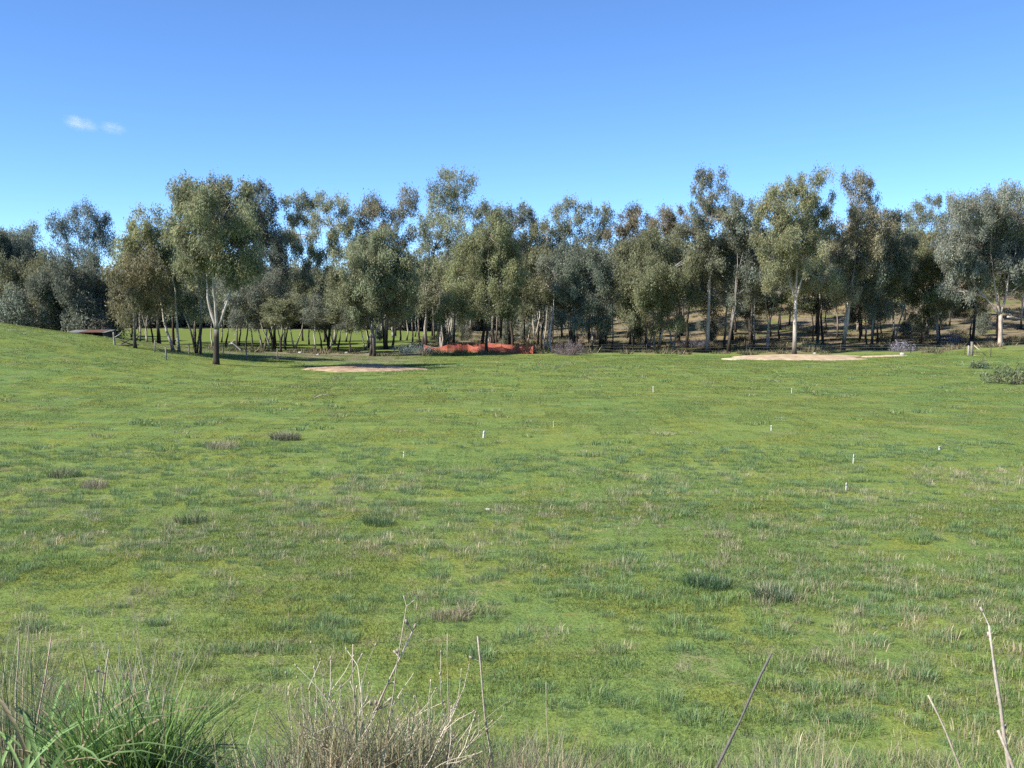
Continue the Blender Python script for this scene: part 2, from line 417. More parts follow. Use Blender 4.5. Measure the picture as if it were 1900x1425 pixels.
TREES = [
 # far left, behind the grassy rise
 dict(seed=1, bpx=15, bpy_=600, D=118, lobes_px=[(15, 475, 60, 48), (55, 490, 28, 30), (-30, 500, 40, 60), (20, 545, 60, 40)], label='dark dome-crowned eucalypt at the left edge of the photo', col=DARKG, r0=0.3),
 dict(seed=2, bpx=75, bpy_=600, D=112, lobes_px=[(45, 505, 40, 24), (90, 510, 38, 28), (60, 545, 50, 28), (100, 560, 35, 30)], label='low olive eucalypt behind the grassy rise, right of the dark dome tree', col=OLIVE, r0=0.18, up=GREY),
 dict(seed=3, bpx=160, bpy_=605, D=125, lobes_px=[(104, 412, 17, 18), (135, 404, 15, 12), (165, 392, 18, 17), (187, 408, 15, 20), (150, 425, 16, 15), (198, 445, 15, 16), (116, 436, 15, 16), (176, 440, 20, 20), (132, 462, 16, 14), (172, 474, 22, 20), (205, 462, 11, 12), (142, 392, 9, 8)], label='tall open-crowned eucalypt with tufted top standing clear against the sky on the left', col=BLUEG, dens=0.95, fill=False, up=GREY, r0=0.22, stem_px=[(150, 470), (175, 460)]),
 dict(seed=4, bpx=120, bpy_=610, D=108, lobes_px=[(115, 530, 38, 38), (140, 560, 30, 30), (90, 565, 25, 25)], label='dark leafy eucalypt just left of the rusty-roofed shed', col=DARKG, r0=0.15, up=GREY),
 dict(seed=5, bpx=190, bpy_=612, D=112, lobes_px=[(178, 520, 32, 42), (200, 560, 26, 30), (165, 565, 26, 26)], label='dark narrow eucalypt just behind the rusty-roofed shed', col=DARKG, r0=0.16, up=GREY, stems=2),
 dict(seed=7, bpx=250, bpy_=646, lobes_px=[(250, 500, 40, 36), (235, 545, 30, 30), (275, 545, 30, 34), (255, 585, 34, 20)], label='low bushy brown-olive eucalypt on two short dark trunks at the foot of the rise', col=(0.105, 0.098, 0.044), r0=0.2, dark_h=1.6, stems=2, spread_stems=0.15, up=GREY),
 dict(seed=8, bpx=329, bpy_=652, lobes_px=[(285, 425, 34, 28), (255, 450, 36, 28), (310, 455, 30, 30), (270, 485, 42, 26), (235, 480, 24, 22), (318, 500, 25, 30)], label='yellow-olive eucalypt with pale leaning stem, left of the big round-crowned tree', col=YELL, r0=0.2, dark_h=0.6, stem_px=[(285, 490), (322, 500)]),
 dict(seed=9, bpx=368, bpy_=656, lobes_px=[(345, 540, 30, 30), (370, 575, 26, 22), (338, 500, 24, 30), (325, 560, 20, 24)], label='slim pair of grey-black trunks just left of the black-butted big eucalypt', col=OLIVE, r0=0.2, dark_h=2.4, stem_px=[(330, 540), (368, 520), (378, 560)], dens=0.7),
 dict(seed=10, bpx=401, bpy_=676, lobes_px=[(405, 395, 62, 50), (365, 420, 42, 50), (440, 420, 42, 50), (350, 465, 30, 36), (400, 470, 50, 40), (445, 480, 34, 40), (380, 360, 32, 20), (425, 360, 32, 18), (440, 520, 22, 18), (345, 500, 20, 22)], label='largest round-crowned eucalypt, white forked limbs above a black trunk base', col=OLIVE, r0=0.25, dark_h=2.9, stem_px=[(384, 505), (401, 490), (432, 530), (445, 470)], dens=1.05, fork_h=2.7),
 dict(seed=11, bpx=508, bpy_=650, lobes_px=[(478, 352, 20, 12), (505, 372, 12, 13), (470, 385, 28, 18), (490, 410, 30, 22), (480, 450, 34, 36), (510, 470, 20, 34), (500, 515, 28, 30), (470, 545, 24, 24), (512, 560, 18, 24)], label='dark blue-green eucalypt behind the right shoulder of the biggest crown', col=DARKG, r0=0.28, dark_h=2.2, stem_px=[(505, 520), (480, 480)]),
 dict(seed=111, bpx=457, bpy_=652, lobes_px=[(455, 560, 28, 24), (475, 535, 24, 24), (440, 590, 18, 14)], label='slim dark-trunked eucalypt right of the black-butted big tree', col=GREYG, r0=0.15, dark_h=2.6, up=GREY),
 dict(seed=112, bpx=490, bpy_=650, lobes_px=[(485, 575, 26, 22), (468, 600, 14, 12), (505, 590, 20, 16)], label='forked grey-trunked young eucalypt beside the dark blue-green tree', col=GREYG, r0=0.2, dark_h=1.2, stem_px=[(470, 560), (500, 560)], dens=0.7),
 dict(seed=12, bpx=609, bpy_=648, D=118, lobes_px=[(548, 376, 24, 11), (590, 380, 34, 12), (627, 388, 20, 18), (552, 410, 24, 10), (600, 412, 30, 10), (570, 436, 34, 12), (625, 440, 24, 14), (540, 455, 20, 16), (590, 470, 34, 14), (645, 425, 12, 22), (560, 505, 30, 20), (610, 520, 30, 18), (590, 560, 26, 14)], label='wide flat-topped eucalypt with sky gaps, second tall crown from the left group', col=(0.105, 0.108, 0.052), dens=1.0, r0=0.24, dark_h=3.0, stem_px=[(600, 470), (560, 460), (630, 450)]),
 dict(seed=13, bpx=692, bpy_=661, lobes_px=[(690, 480, 48, 34), (660, 510, 40, 34), (725, 510, 38, 38), (645, 545, 28, 30), (690, 545, 48, 34), (735, 550, 30, 34), (665, 580, 30, 20), (715, 588, 36, 18), (700, 450, 34, 20)], label='dense rounded eucalypt on dark clustered stems behind the reddish clay mound', col=(0.090, 0.094, 0.044), r0=0.3, dark_h=1.6, stem_px=[(670, 560), (690, 540), (712, 560)], up=GREY),
 dict(seed=14, bpx=715, bpy_=645, D=120, lobes_px=[(690, 378, 16, 20), (700, 392, 30, 14), (755, 362, 18, 14), (757, 385, 16, 16), (735, 398, 20, 13), (720, 425, 28, 14), (670, 405, 14, 22), (760, 435, 12, 12), (735, 450, 26, 18), (680, 440, 20, 16)], label='sparse tall eucalypt with a leaning limb above the dense rounded tree', col=(0.105, 0.100, 0.052), dens=1.0, fill=False, r0=0.24, dark_h=2.5, stem_px=[(738, 410), (690, 420)]),
 dict(seed=15, bpx=786, bpy_=645, D=115, lobes_px=[(838, 328, 26, 12), (873, 336, 10, 13), (812, 352, 18, 14), (845, 358, 26, 16), (818, 380, 24, 15), (850, 388, 22, 14), (800, 405, 24, 16), (835, 415, 28, 18), (785, 432, 15, 16), (820, 445, 30, 18), (790, 465, 16, 14), (800, 500, 26, 18), (780, 560, 18, 22), (825, 490, 28, 26)], label='tallest slender eucalypt left of centre with a white bent trunk', col=(0.098, 0.102, 0.050), dens=1.0, fill=False, r0=0.26, dark_h=2.0, stem_px=[(812, 420), (800, 470)]),
 dict(seed=16, bpx=903, bpy_=656, lobes_px=[(905, 430, 34, 32), (885, 470, 34, 34), (930, 475, 32, 36), (880, 520, 38, 34), (930, 525, 34, 34), (850, 560, 30, 26), (900, 570, 40, 24), (945, 565, 24, 28), (835, 590, 20, 16)], label='weeping olive eucalypt whose dark straight trunk stands before the orange barrier', col=(0.098, 0.102, 0.042), r0=0.22, dark_h=3.5, stem_px=[(905, 480)], dens=0.85),
 dict(seed=17, bpx=945, bpy_=640, D=124, lobes_px=[(900, 395, 30, 14), (935, 395, 30, 14), (972, 396, 18, 14), (955, 425, 34, 22), (915, 430, 34, 22), (960, 470, 30, 30)], label='rounded grey-green crown rising behind the weeping olive eucalypt', col=GREYG, r0=0.24, dark_h=2.0, dens=0.85),
 dict(seed=18, bpx=1004, bpy_=651, lobes_px=[(1015, 425, 26, 28), (1000, 465, 32, 32), (1025, 495, 24, 28), (985, 510, 28, 30), (1010, 545, 32, 24), (985, 570, 18, 16)], label='eucalypt on a dark trunk beside the right end of the orange barrier', col=OLIVE, r0=0.22, dark_h=2.8, dens=0.9, stem_px=[(1012, 480)]),
 dict(seed=181, bpx=1021, bpy_=645, D=112, lobes_px=[(1025, 500, 20, 24), (1040, 530, 16, 18)], label='thin straight white-barked eucalypt between the orange barrier and the pinkish shrub', col=GREYG, r0=0.16, dark_h=0.2, up=np.array([0.62, 0.60, 0.56]), dens=0.7),
 dict(seed=19, bpx=1060, bpy_=640, D=126, lobes_px=[(1053, 376, 13, 12), (1040, 392, 16, 13), (1085, 390, 18, 12), (1120, 392, 20, 12), (1075, 408, 20, 10), (1118, 412, 22, 13), (1050, 425, 18, 13), (1100, 440, 34, 16), (1040, 450, 16, 14), (1075, 470, 30, 18)], label='eucalypt with three small tufted tops and sky gaps right of centre', col=(0.100, 0.104, 0.050), dens=1.0, fill=False, r0=0.24, stem_px=[(1052, 420), (1105, 430)]),
 dict(seed=20, bpx=1060, bpy_=645, D=113, lobes_px=[(1075, 480, 32, 26), (1100, 505, 34, 30), (1060, 530, 28, 30), (1100, 560, 34, 28), (1065, 590, 26, 20), (1115, 600, 26, 16)], label='dark heavy-crowned eucalypt directly behind the pinkish shrub', col=DARKG, r0=0.24, dark_h=2.5, up=GREY, stems=2),
 dict(seed=21, bpx=1216, bpy_=653, lobes_px=[(1210, 465, 40, 28), (1180, 490, 36, 32), (1245, 500, 36, 34), (1165, 535, 28, 32), (1210, 540, 44, 34), (1255, 555, 32, 30), (1180, 585, 36, 22), (1235, 605, 28, 16), (1200, 440, 24, 14)], label='broad drooping eucalypt in the middle of the right half, just right of the dark gap', col=OLIVE, r0=0.24, dark_h=1.2, up=PALE, dens=0.95, stem_px=[(1216, 520), (1240, 560)]),
 dict(seed=22, bpx=1200, bpy_=640, D=124, lobes_px=[(1190, 400, 28, 14), (1235, 402, 18, 13), (1255, 395, 12, 12), (1170, 425, 26, 18), (1215, 430, 36, 20), (1260, 430, 26, 24), (1150, 450, 20, 20)], label='brown-tinged crown peeping over the broad drooping eucalypt', col=(0.110, 0.098, 0.050), r0=0.22, dens=0.85),
 dict(seed=23, bpx=1312, bpy_=640, D=112, lobes_px=[(1318, 330, 20, 12), (1342, 345, 13, 13), (1300, 352, 16, 15), (1325, 365, 18, 12), (1298, 378, 18, 15), (1335, 388, 22, 13), (1310, 405, 34, 18), (1295, 435, 34, 24), (1330, 450, 32, 28), (1310, 490, 36, 30), (1330, 540, 34, 26), (1295, 540, 24, 24)], label='tall tufted eucalypt whose narrow top stands alone above the right half canopy', col=(0.098, 0.100, 0.052), dens=0.78, r0=0.28, dark_h=0.8, stem_px=[(1310, 400), (1318, 450)]),
 dict(seed=24, bpx=1350, bpy_=643, D=110, lobes_px=[(1375, 400, 34, 26), (1390, 440, 34, 34), (1370, 490, 36, 34), (1395, 530, 28, 28), (1365, 560, 26, 22)], label='grey-green eucalypt between the narrow tufted tree and the highest crown', col=GREYG, r0=0.24, dark_h=3.4, dens=0.95, up=GREY, stem_px=[(1378, 440), (1368, 470)]),
 dict(seed=25, bpx=1474, bpy_=657, lobes_px=[(1525, 330, 20, 16), (1495, 348, 24, 16), (1462, 345, 20, 14), (1440, 362, 28, 16), (1480, 385, 42, 24), (1430, 395, 30, 24), (1520, 385, 26, 28), (1490, 430, 44, 28), (1450, 445, 34, 24), (1440, 485, 36, 20), (1495, 480, 34, 26), (1520, 520, 26, 26), (1460, 515, 24, 16), (1430, 520, 20, 14)], label='highest eucalypt of the right half with a pale straight trunk behind the sand mound', col=(0.108, 0.106, 0.048), r0=0.22, dark_h=1.0, stem_px=[(1480, 420), (1503, 440), (1452, 460)], dens=0.9, fork_h=5.5),
 dict(seed=26, bpx=1566, bpy_=645, D=110, lobes_px=[(1590, 335, 26, 13), (1575, 352, 16, 13), (1605, 352, 18, 13), (1625, 375, 12, 10), (1590, 385, 30, 20), (1575, 420, 34, 26), (1615, 420, 34, 26), (1590, 465, 40, 30), (1565, 500, 28, 26), (1615, 500, 28, 26), (1575, 545, 26, 20)], label='reddish-topped eucalypt just right of the highest crown', col=RUST, r0=0.28, dark_h=1.6, dens=0.85, stem_px=[(1585, 430), (1570, 490)]),
 dict(seed=27, bpx=1616, bpy_=636, D=112, lobes_px=[(1640, 420, 26, 28), (1655, 455, 30, 30), (1640, 500, 34, 28), (1610, 545, 30, 26), (1635, 575, 26, 18)], label='dark grey crown filling the gap right of the reddish-topped eucalypt', col=DARKG, r0=0.2, dark_h=2.0, up=GREY),
 dict(seed=28, bpx=1741, bpy_=640, lobes_px=[(1720, 460, 30, 22), (1705, 500, 30, 32), (1740, 500, 24, 34), (1710, 550, 28, 30), (1740, 560, 22, 28), (1720, 590, 26, 16)], label='drooping olive eucalypt just left of the big spreading tree on the right', col=(0.104, 0.108, 0.046), r0=0.2, dark_h=0.5, up=GREY, stems=2),
 dict(seed=29, bpx=1720, bpy_=620, D=135, lobes_px=[(1700, 385, 18, 11), (1740, 372, 22, 11), (1778, 375, 16, 11), (1690, 410, 26, 16), (1735, 402, 28, 14), (1770, 405, 24, 16), (1715, 440, 36, 20), (1680, 445, 22, 24)], label='thin-topped eucalypt on the slope behind, between the reddish and the spreading tree', col=(0.098, 0.100, 0.050), dens=1.0, r0=0.24, fill=False),
 dict(seed=30, bpx=1856, bpy_=642, lobes_px=[(1850, 385, 56, 24), (1810, 410, 44, 32), (1895, 405, 44, 34), (1785, 450, 36, 34), (1840, 450, 52, 40), (1900, 460, 44, 40), (1800, 500, 34, 30), (1860, 505, 44, 22), (1920, 510, 34, 32), (1780, 540, 20, 16)], label='big spreading eucalypt with pink-grey forked trunk at the right edge', col=(0.094, 0.098, 0.064), r0=0.25, dark_h=-1.0, up=np.array([0.44, 0.37, 0.32]), stem_px=[(1805, 510), (1838, 470), (1872, 500), (1885, 450)], dens=0.95, fork_h=3.3),
 dict(seed=31, bpx=1608, bpy_=640, lobes_px=[(1600, 555, 26, 22), (1622, 580, 22, 18), (1590, 590, 18, 14)], label='low brownish sapling in front of the reddish-topped eucalypt', col=RUST, r0=0.13, dark_h=2.0, dens=0.8),
 dict(seed=32, bpx=1190, bpy_=646, lobes_px=[(1195, 605, 24, 14), (1220, 598, 22, 14), (1178, 615, 14, 10)], label='low pale-olive sapling clump under the broad drooping eucalypt', col=(0.112, 0.112, 0.056), r0=0.1, dark_h=0.0, dens=0.7, stems=3, up=GREY),
]
for T in TREES: tree_px(**T)

# wood behind: templates copied with their parts
def template(seed, h, w, col, **kw):
    rng = np.random.default_rng(seed); L = []
    for k in range(7):
        a = rng.random() * 6.28; zz = h * (0.52 + 0.43 * (k + 0.5) / 7); rr = w * (0.55 if k < 6 else 0.15) * rng.random()
        q = w * (0.42 + 0.2 * rng.random()) * (1.1 - 0.35 * abs(k - 2.5) / 3)
        L.append((rr * math.cos(a), rr * math.sin(a), zz, q, q, q * 0.75))
    return make_tree(seed, (0, 0, 0), L, None, None, col, r0=0.17, n_per=56, L=0.27, W=0.095, **kw)
TPL = [template(201, 12, 2.6, OLIVE, dens=0.5, up=GREY, dark_h=2.5), template(202, 14, 2.4, GREYG, dens=0.5, up=PALE, dark_h=1.5),
       template(203, 10, 2.8, DARKG, dens=0.5, up=GREY, dark_h=3.0), template(204, 15, 2.8, (0.10, 0.10, 0.05), dens=0.5, up=PALE, dark_h=0.5, stems=2),
       template(205, 8, 2.2, RUST, dens=0.5, up=GREY, dark_h=2.0), template(206, 13, 3.2, OLIVE, dens=0.55, up=GREY, dark_h=4.0)]
rng = np.random.default_rng(5)
spots = []
def try_spot(x, y, dmin):
    if all((x - a) ** 2 + (y - b) ** 2 > dmin * dmin for a, b in spots): spots.append((x, y)); return True
    return False
SKYX = [-60, 60, 90, 215, 260, 330, 520, 600, 650, 690, 770, 800, 860, 940, 1010, 1040, 1100, 1150, 1260, 1290, 1400, 1550, 1640, 1700, 1760, 1800, 1960]
SKYY = [460, 480, 505, 505, 440, 420, 470, 490, 470, 455, 470, 450, 410, 410, 425, 462, 445, 420, 412, 400, 385, 385, 405, 415, 405, 400, 400]
TH = [12, 14, 10, 15, 8, 13, 7, 5]
LOOK = ['slender olive eucalypt', 'straight pale-trunked eucalypt', 'squat dark-crowned eucalypt', 'tall twin-stemmed eucalypt', 'low rusty-leaved eucalypt', 'dark-trunked broad eucalypt', 'dark bushy sapling', 'brownish low sapling']
NICK = [(20, 'the dark dome tree'), (75, 'the low olive tree by the rise'), (120, 'the shed'), (165, 'the tufted open-crowned tree'), (250, 'the low bushy two-trunked tree'), (329, 'the yellow-olive leaning tree'),
        (401, 'the biggest round-crowned tree'), (500, 'the dark blue-green tree'), (600, 'the flat-topped tree'), (692, 'the dense rounded tree'), (786, 'the white bent trunk'), (850, 'the left half of the orange barrier'), (905, 'the weeping olive tree'),
        (960, 'the right half of the orange barrier'), (1004, 'the trunk at the end of the barrier'), (1056, 'the pinkish shrub'), (1130, 'the dark gap right of the shrub'), (1216, 'the broad drooping tree'), (1310, 'the narrow tufted tree'),
        (1370, 'the left tip of the sand heap'), (1474, 'the highest crown'), (1530, 'the right half of the sand heap'), (1590, 'the reddish-topped tree'), (1645, 'the sand strip'), (1720, 'the drooping olive tree at right'), (1800, 'the strainer post'), (1856, 'the big spreading tree'), (1930, 'the right edge')]
used = [False] * len(TPL)
def put(k, x, y, sc, zone, group):
    loc = (x, y, tz(x, y) - 0.05); px = 950 + FPX * x / y
    nick = min(NICK, key=lambda q: abs(q[0] - px))[1]
    depth = 'just' if y < 130 else ('well' if y < 160 else ('far' if y < 205 else 'farthest'))
    label = f'{LOOK[k]} {zone}, {depth} behind {nick}'
    if len(label.split()) > 16: label = f'{LOOK[k]} {depth} behind {nick}'
    if not used[k]:
        o = TPL[k]; used[k] = True; o.location = loc; o['label'] = label; o['group'] = group; o.scale = (sc[0], sc[0], sc[1])
        o.rotation_euler = (0, 0, rng.random() * 6.28); return o
    return copy_tree(TPL[k], loc, rng.random() * 6.28, sc, label, group)
def plant(n_max, y0, y1, p0, p1, dmin, zone, group, drop=(5, 70), wide=1.0, pw=1.3, ks=(0, 1, 2, 3, 5, 0, 1, 3, 5, 4)):
    n = 0
    for trial in range(5000):
        y = y0 + (y1 - y0) * rng.random() ** pw; px = p0 + (p1 - p0) * rng.random(); x = (px - 950) / FPX * y
        if not try_spot(x, y, dmin): continue
        k = ks[int(rng.integers(0, len(ks)))]
        top = np.interp(px, SKYX, SKYY) + drop[0] + (drop[1] - drop[0]) * rng.random()
        want = at(px, top, y)[2] - tz(x, y); sz = float(np.clip(want / (TH[k] * 1.06), 0.45, 1.45))
        put(k, x, y, (float(np.clip(sz, 0.75, 1.25)) * wide * (0.9 + 0.25 * rng.random()), sz), zone, group); n += 1
        if n >= n_max: break
plant(64, 113, 170, 690, 1290, 3.0, 'in the wood', 'eucalypts in the wood', (0, 60), 1.25)
plant(44, 115, 190, 1290, 1960, 4.0, 'in the wood', 'eucalypts in the wood', (0, 60), 1.25)
plant(14, 108, 132, 520, 700, 2.6, 'at the near edge of the paddock', 'eucalypts at the near edge of the paddock', (40, 120), 1.2)
plant(52, 198, 240, 130, 860, 3.6, 'beyond the paddock', 'eucalypts beyond the paddock', (0, 40), 1.5, 1.0)
plant(9, 116, 140, 505, 800, 2.6, 'at the near edge of the paddock', 'eucalypts at the near edge of the paddock', (0, 40), 1.4, ks=(0, 1, 5))
plant(14, 118, 150, 1290, 1900, 3.0, 'in the wood', 'eucalypts in the wood', (105, 160), 1.3, ks=(2, 5, 0, 4))
plant(20, 108, 135, 225, 520, 2.6, 'at the near edge of the paddock', 'eucalypts at the near edge of the paddock', (20, 110), 1.2)
plant(34, 113, 165, -60, 225, 2.8, 'in the dark thicket', 'eucalypts in the dark thicket', (8, 60), 1.2)

# ------------------------------------------------------------------ grass (uncountable: stuff, instanced by geometry nodes)
def blades(rng, n, size, h, w, lean=0.35, tint=None, tri=False, radial=0.0, var=0.25, straw=0.1, square=True, segs=2):
    if square: root = (rng.random((n, 2)) - 0.5) * size * 1.06
    else:
        a = rng.random(n) * 6.283; rr = size * np.sqrt(rng.random(n)); root = np.stack([rr * np.cos(a), rr * np.sin(a)], 1)
    hh = h * (0.45 + 0.85 * rng.random(n)); ang = rng.random(n) * 6.283
    dirv = np.stack([np.cos(ang), np.sin(ang)], 1) * (lean * (0.3 + rng.random(n)))[:, None] * hh[:, None]
    if radial: dirv += root / (size + 1e-6) * (radial * hh)[:, None]
    wa = rng.random(n) * 6.283; wv = np.stack([np.cos(wa), np.sin(wa), np.zeros(n)], 1) * (w * (0.7 + 0.6 * rng.random(n)))[:, None] * 0.5
    P0 = np.concatenate([root, np.full((n, 1), -0.012)], 1)
    if tri:
        P2 = P0 + np.concatenate([dirv, hh[:, None]], 1)
        V = np.stack([P0 - wv, P0 + wv, P2], 1); F = [np.arange(n * 3).reshape(-1, 3)]; k = 3
    else:
        P1 = P0 + np.concatenate([dirv * 0.3, hh[:, None] * 0.6], 1); P2 = P0 + np.concatenate([dirv, hh[:, None] * (1 - 0.25 * lean)], 1)
        V = np.stack([P0 - wv, P0 + wv, P1 + wv * 0.8, P1 - wv * 0.8, P2], 1); b = np.arange(n)[:, None] * 5
        F = [b + np.array([[0, 1, 2, 3]]), b + np.array([[3, 2, 4]])]; k = 5
    br = np.clip(1 + var * rng.normal(size=(n, 1)), 0.45, 1.9)
    base = np.ones(3) if tint is None else np.asarray(tint, float)
    C = base[None] * br * (1 + (rng.random((n, 1)) - 0.5) * np.array([[0.3, 0.0, 0.1]]))
    if straw:
        s = rng.random(n) < straw
        C[s] = (np.array([1.9, 1.35, 2.6]) if tint is None else np.array([0.36, 0.31, 0.19])) * br[s]
    return V.reshape(-1, 3), F, np.repeat(C, k, 0)

def scatter(name, protos, pts, rot, scl, var, mat, label, cat):
    """one stuff object: mesh = prototype tufts + loose points; geometry nodes puts tuft k on the points"""
    V, Fs, C, vid = [], [], [], []; n = 0
    for k, (v, f, c) in enumerate(protos):
        V.append(v); C.append(c); vid.append(np.full(len(v), k)); Fs += [x + n for x in f]; n += len(v)
    m = len(pts)
    V.append(pts); C.append(np.ones((m, 3))); vid.append(np.full(m, -1))
    V = np.concatenate(V); bt = {}
    for f in Fs: bt.setdefault(f.shape[1], []).append(f)
    me = mesh_arrays(name, V, [np.concatenate(f) for f in bt.values()], mat, np.concatenate(C))
    def put_attr(nm, typ, field, pt, dflt):
        a = me.attributes.new(nm, typ, 'POINT'); full = np.concatenate([dflt, pt]); a.data.foreach_set(field, full.ravel())
    put_attr('tuft', 'INT', 'value', np.full(m, -1, np.int32), np.concatenate(vid)[:n].astype(np.int32))
    put_attr('pick', 'INT', 'value', var.astype(np.int32), np.zeros(n, np.int32))
    put_attr('spin', 'FLOAT_VECTOR', 'vector', rot.astype(np.float32), np.zeros((n, 3), np.float32))
    put_attr('size', 'FLOAT_VECTOR', 'vector', scl.astype(np.float32), np.ones((n, 3), np.float32))
    ng = bpy.data.node_groups.new(name, 'GeometryNodeTree')
    ng.interface.new_socket('Geometry', in_out='INPUT', socket_type='NodeSocketGeometry')
    ng.interface.new_socket('Geometry', in_out='OUTPUT', socket_type='NodeSocketGeometry')
    N = ng.nodes.new; Lk = ng.links.new
    gi, go = N('NodeGroupInput'), N('NodeGroupOutput')
    def named(nm, typ): q = N('GeometryNodeInputNamedAttribute'); q.data_type = typ; q.inputs['Name'].default_value = nm; return q.outputs[0]
    def sep(k):
        cmp_ = N('FunctionNodeCompare'); cmp_.data_type = 'INT'; cmp_.operation = 'EQUAL'
        Lk(named('tuft', 'INT'), cmp_.inputs[2]); cmp_.inputs[3].default_value = k
        s = N('GeometryNodeSeparateGeometry'); s.domain = 'POINT'; Lk(gi.outputs[0], s.inputs['Geometry']); Lk(cmp_.outputs[0], s.inputs['Selection']); return s.outputs[0]
    jn = N('GeometryNodeJoinGeometry')
    for k in range(len(protos)):
        g2 = N('GeometryNodeGeometryToInstance'); Lk(sep(k), g2.inputs[0]); Lk(g2.outputs[0], jn.inputs[0])
    ip = N('GeometryNodeInstanceOnPoints'); Lk(sep(-1), ip.inputs['Points']); Lk(jn.outputs[0], ip.inputs['Instance'])
    ip.inputs['Pick Instance'].default_value = True
    Lk(named('pick', 'INT'), ip.inputs['Instance Index'])
    e2r = N('FunctionNodeEulerToRotation'); Lk(named('spin', 'FLOAT_VECTOR'), e2r.inputs[0]); Lk(e2r.outputs[0], ip.inputs['Rotation'])
    Lk(named('size', 'FLOAT_VECTOR'), ip.inputs['Scale']); Lk(ip.outputs[0], go.inputs[0])
    o = link(name, me); md = o.modifiers.new('scatter', 'NODES'); md.node_group = ng
    return tag(o, label, cat, None, 'stuff')

def in_view(x, y, m=1.12): return np.abs(x) < 0.4872 * y * m + 1.0
def slope_rot(x, y, spin):
    e = 0.3; gx = (terrain(x + e, y) - terrain(x - e, y)) / (2 * e); gy = (terrain(x, y + e) - terrain(x, y - e)) / (2 * e)
    # tilt tile so that it follows the slope, after spinning by multiples of 90 degrees about z
    c, s = np.cos(spin), np.sin(spin); lx = gx * c + gy * s; ly = -gx * s + gy * c
    return np.stack([np.arctan(ly), -np.arctan(lx), spin], 1)
rng = np.random.default_rng(11)
MOUNDS = []
def not_on_mound(x, y):
    ok = np.ones(len(x), bool)
    for (cx, cy, a, b) in MOUNDS: ok &= ((x - cx) / a) ** 2 + ((y - cy) / b) ** 2 > 1.0
    return ok
def turf(name, y0, y1, tile, protos, hmin, hmax, label):
    gx, gy = np.meshgrid(np.arange(-66, 66, tile), np.arange(y0, y1, tile)); x, y = gx.ravel(), gy.ravel()
    k = in_view(x, y) ; x, y = x[k], y[k]
    x = x + (rng.random(len(x)) - .5) * tile * 0.15; y = y + (rng.random(len(y)) - .5) * tile * 0.15
    k = not_on_mound(x, y); x, y = x[k], y[k]
    spin = rng.integers(0, 4, len(x)) * math.pi / 2
    hn = fnoise(x, y, 0.55, 21); hs_ = hmin + (hmax - hmin) * sst(0.35, 0.72, hn)
    pts = np.stack([x, y, terrain(x, y)], 1)
    return scatter(name, protos, pts, slope_rot(x, y, spin), np.stack([np.ones(len(x)), np.ones(len(x)), hs_], 1), rng.integers(0, len(protos), len(x)), M_turf, label, 'grass')

# bare mounds first, so the turf leaves them free
def mound(name, label, cpx, cpy, rx, ry, h, mat, seed, cat='mound', lump=0.25):
    c = ground(cpx, cpy); n = 72; m = 14; r_ = np.random.default_rng(seed)
    th = np.linspace(0, 2 * math.pi, n, endpoint=False); wob = 1 + 0.20 * (vnoise(np.cos(th) * 1.6, np.sin(th) * 1.6, 1.3, seed) - 0.5) * 2 + 0.14 * (vnoise(np.cos(th) * 7, np.sin(th) * 7, 1.3, seed + 4) - 0.5) * 2
    V = []
    for q in range(m + 1):
        f = q / m; rr = f * wob
        x = c[0] + rx * rr * np.cos(th); y = c[1] + ry * rr * np.sin(th)
        prof = (1 - f ** 3.2) ** 1.1
        z = terrain(x, y) + 0.05 - 0.09 * (f > 0.97) + h * prof * (0.75 + 0.5 * fnoise(x, y, 0.8, seed)) + lump * h * prof * (fnoise(x, y, 2.6, seed + 2) - 0.5)
        V.append(np.stack([x, y, z], 1))
    V = np.concatenate(V) - c
    i = np.arange(m)[:, None] * n; j = np.arange(n)[None]; k = (j + 1) % n
    F = np.stack([i + j, i + n + j, i + n + k, i + k], -1).reshape(-1, 4)
    o = link(name, mesh_arrays(name, V, [F], mat, smooth=True), loc=c); tag(o, label, cat)
    MOUNDS.append((c[0], c[1], rx * 0.84, ry * 0.84)); return o, c
mound('clay_mound', 'flat reddish bare clay patch left of centre in the field', 676, 684, 4.3, 5.0, 0.16, M_clay, 3)
mound('sand_mound', 'pale pink sand heap on the grass below the highest tree', 1478, 665, 6.2, 4.8, 0.20, M_sand, 4, lump=0.1)
mound('sand_spill', 'thin pale sand strip right of the pink sand heap', 1640, 661.5, 2.2, 0.9, 0.06, M_sand, 6)
mound('straw_spill', 'small pale yellowish patch at the left tip of the pink sand heap', 1362, 667, 1.1, 1.0, 0.08, M_palewood, 7)

r1 = np.random.default_rng(31)
turf('turf_grass', 10.0, 27.0, 0.5, [blades(r1, 640, 0.5, 0.044, 0.0062, lean=1.1) for _ in range(4)], 0.6, 1.9, 'short green turf covering the near half of the field')
turf('middle_turf_grass', 27.0, 60.0, 1.0, [blades(r1, 850, 1.0, 0.042, 0.013, lean=1.3, tri=True) for _ in range(4)], 0.6, 1.8, 'short green turf across the middle of the field')
turf('distant_turf_grass', 60.0, 104.0, 1.6, [blades(r1, 800, 1.6, 0.045, 0.026, lean=1.6, tri=True) for _ in range(3)], 0.6, 1.6, 'short green turf at the far side of the field')

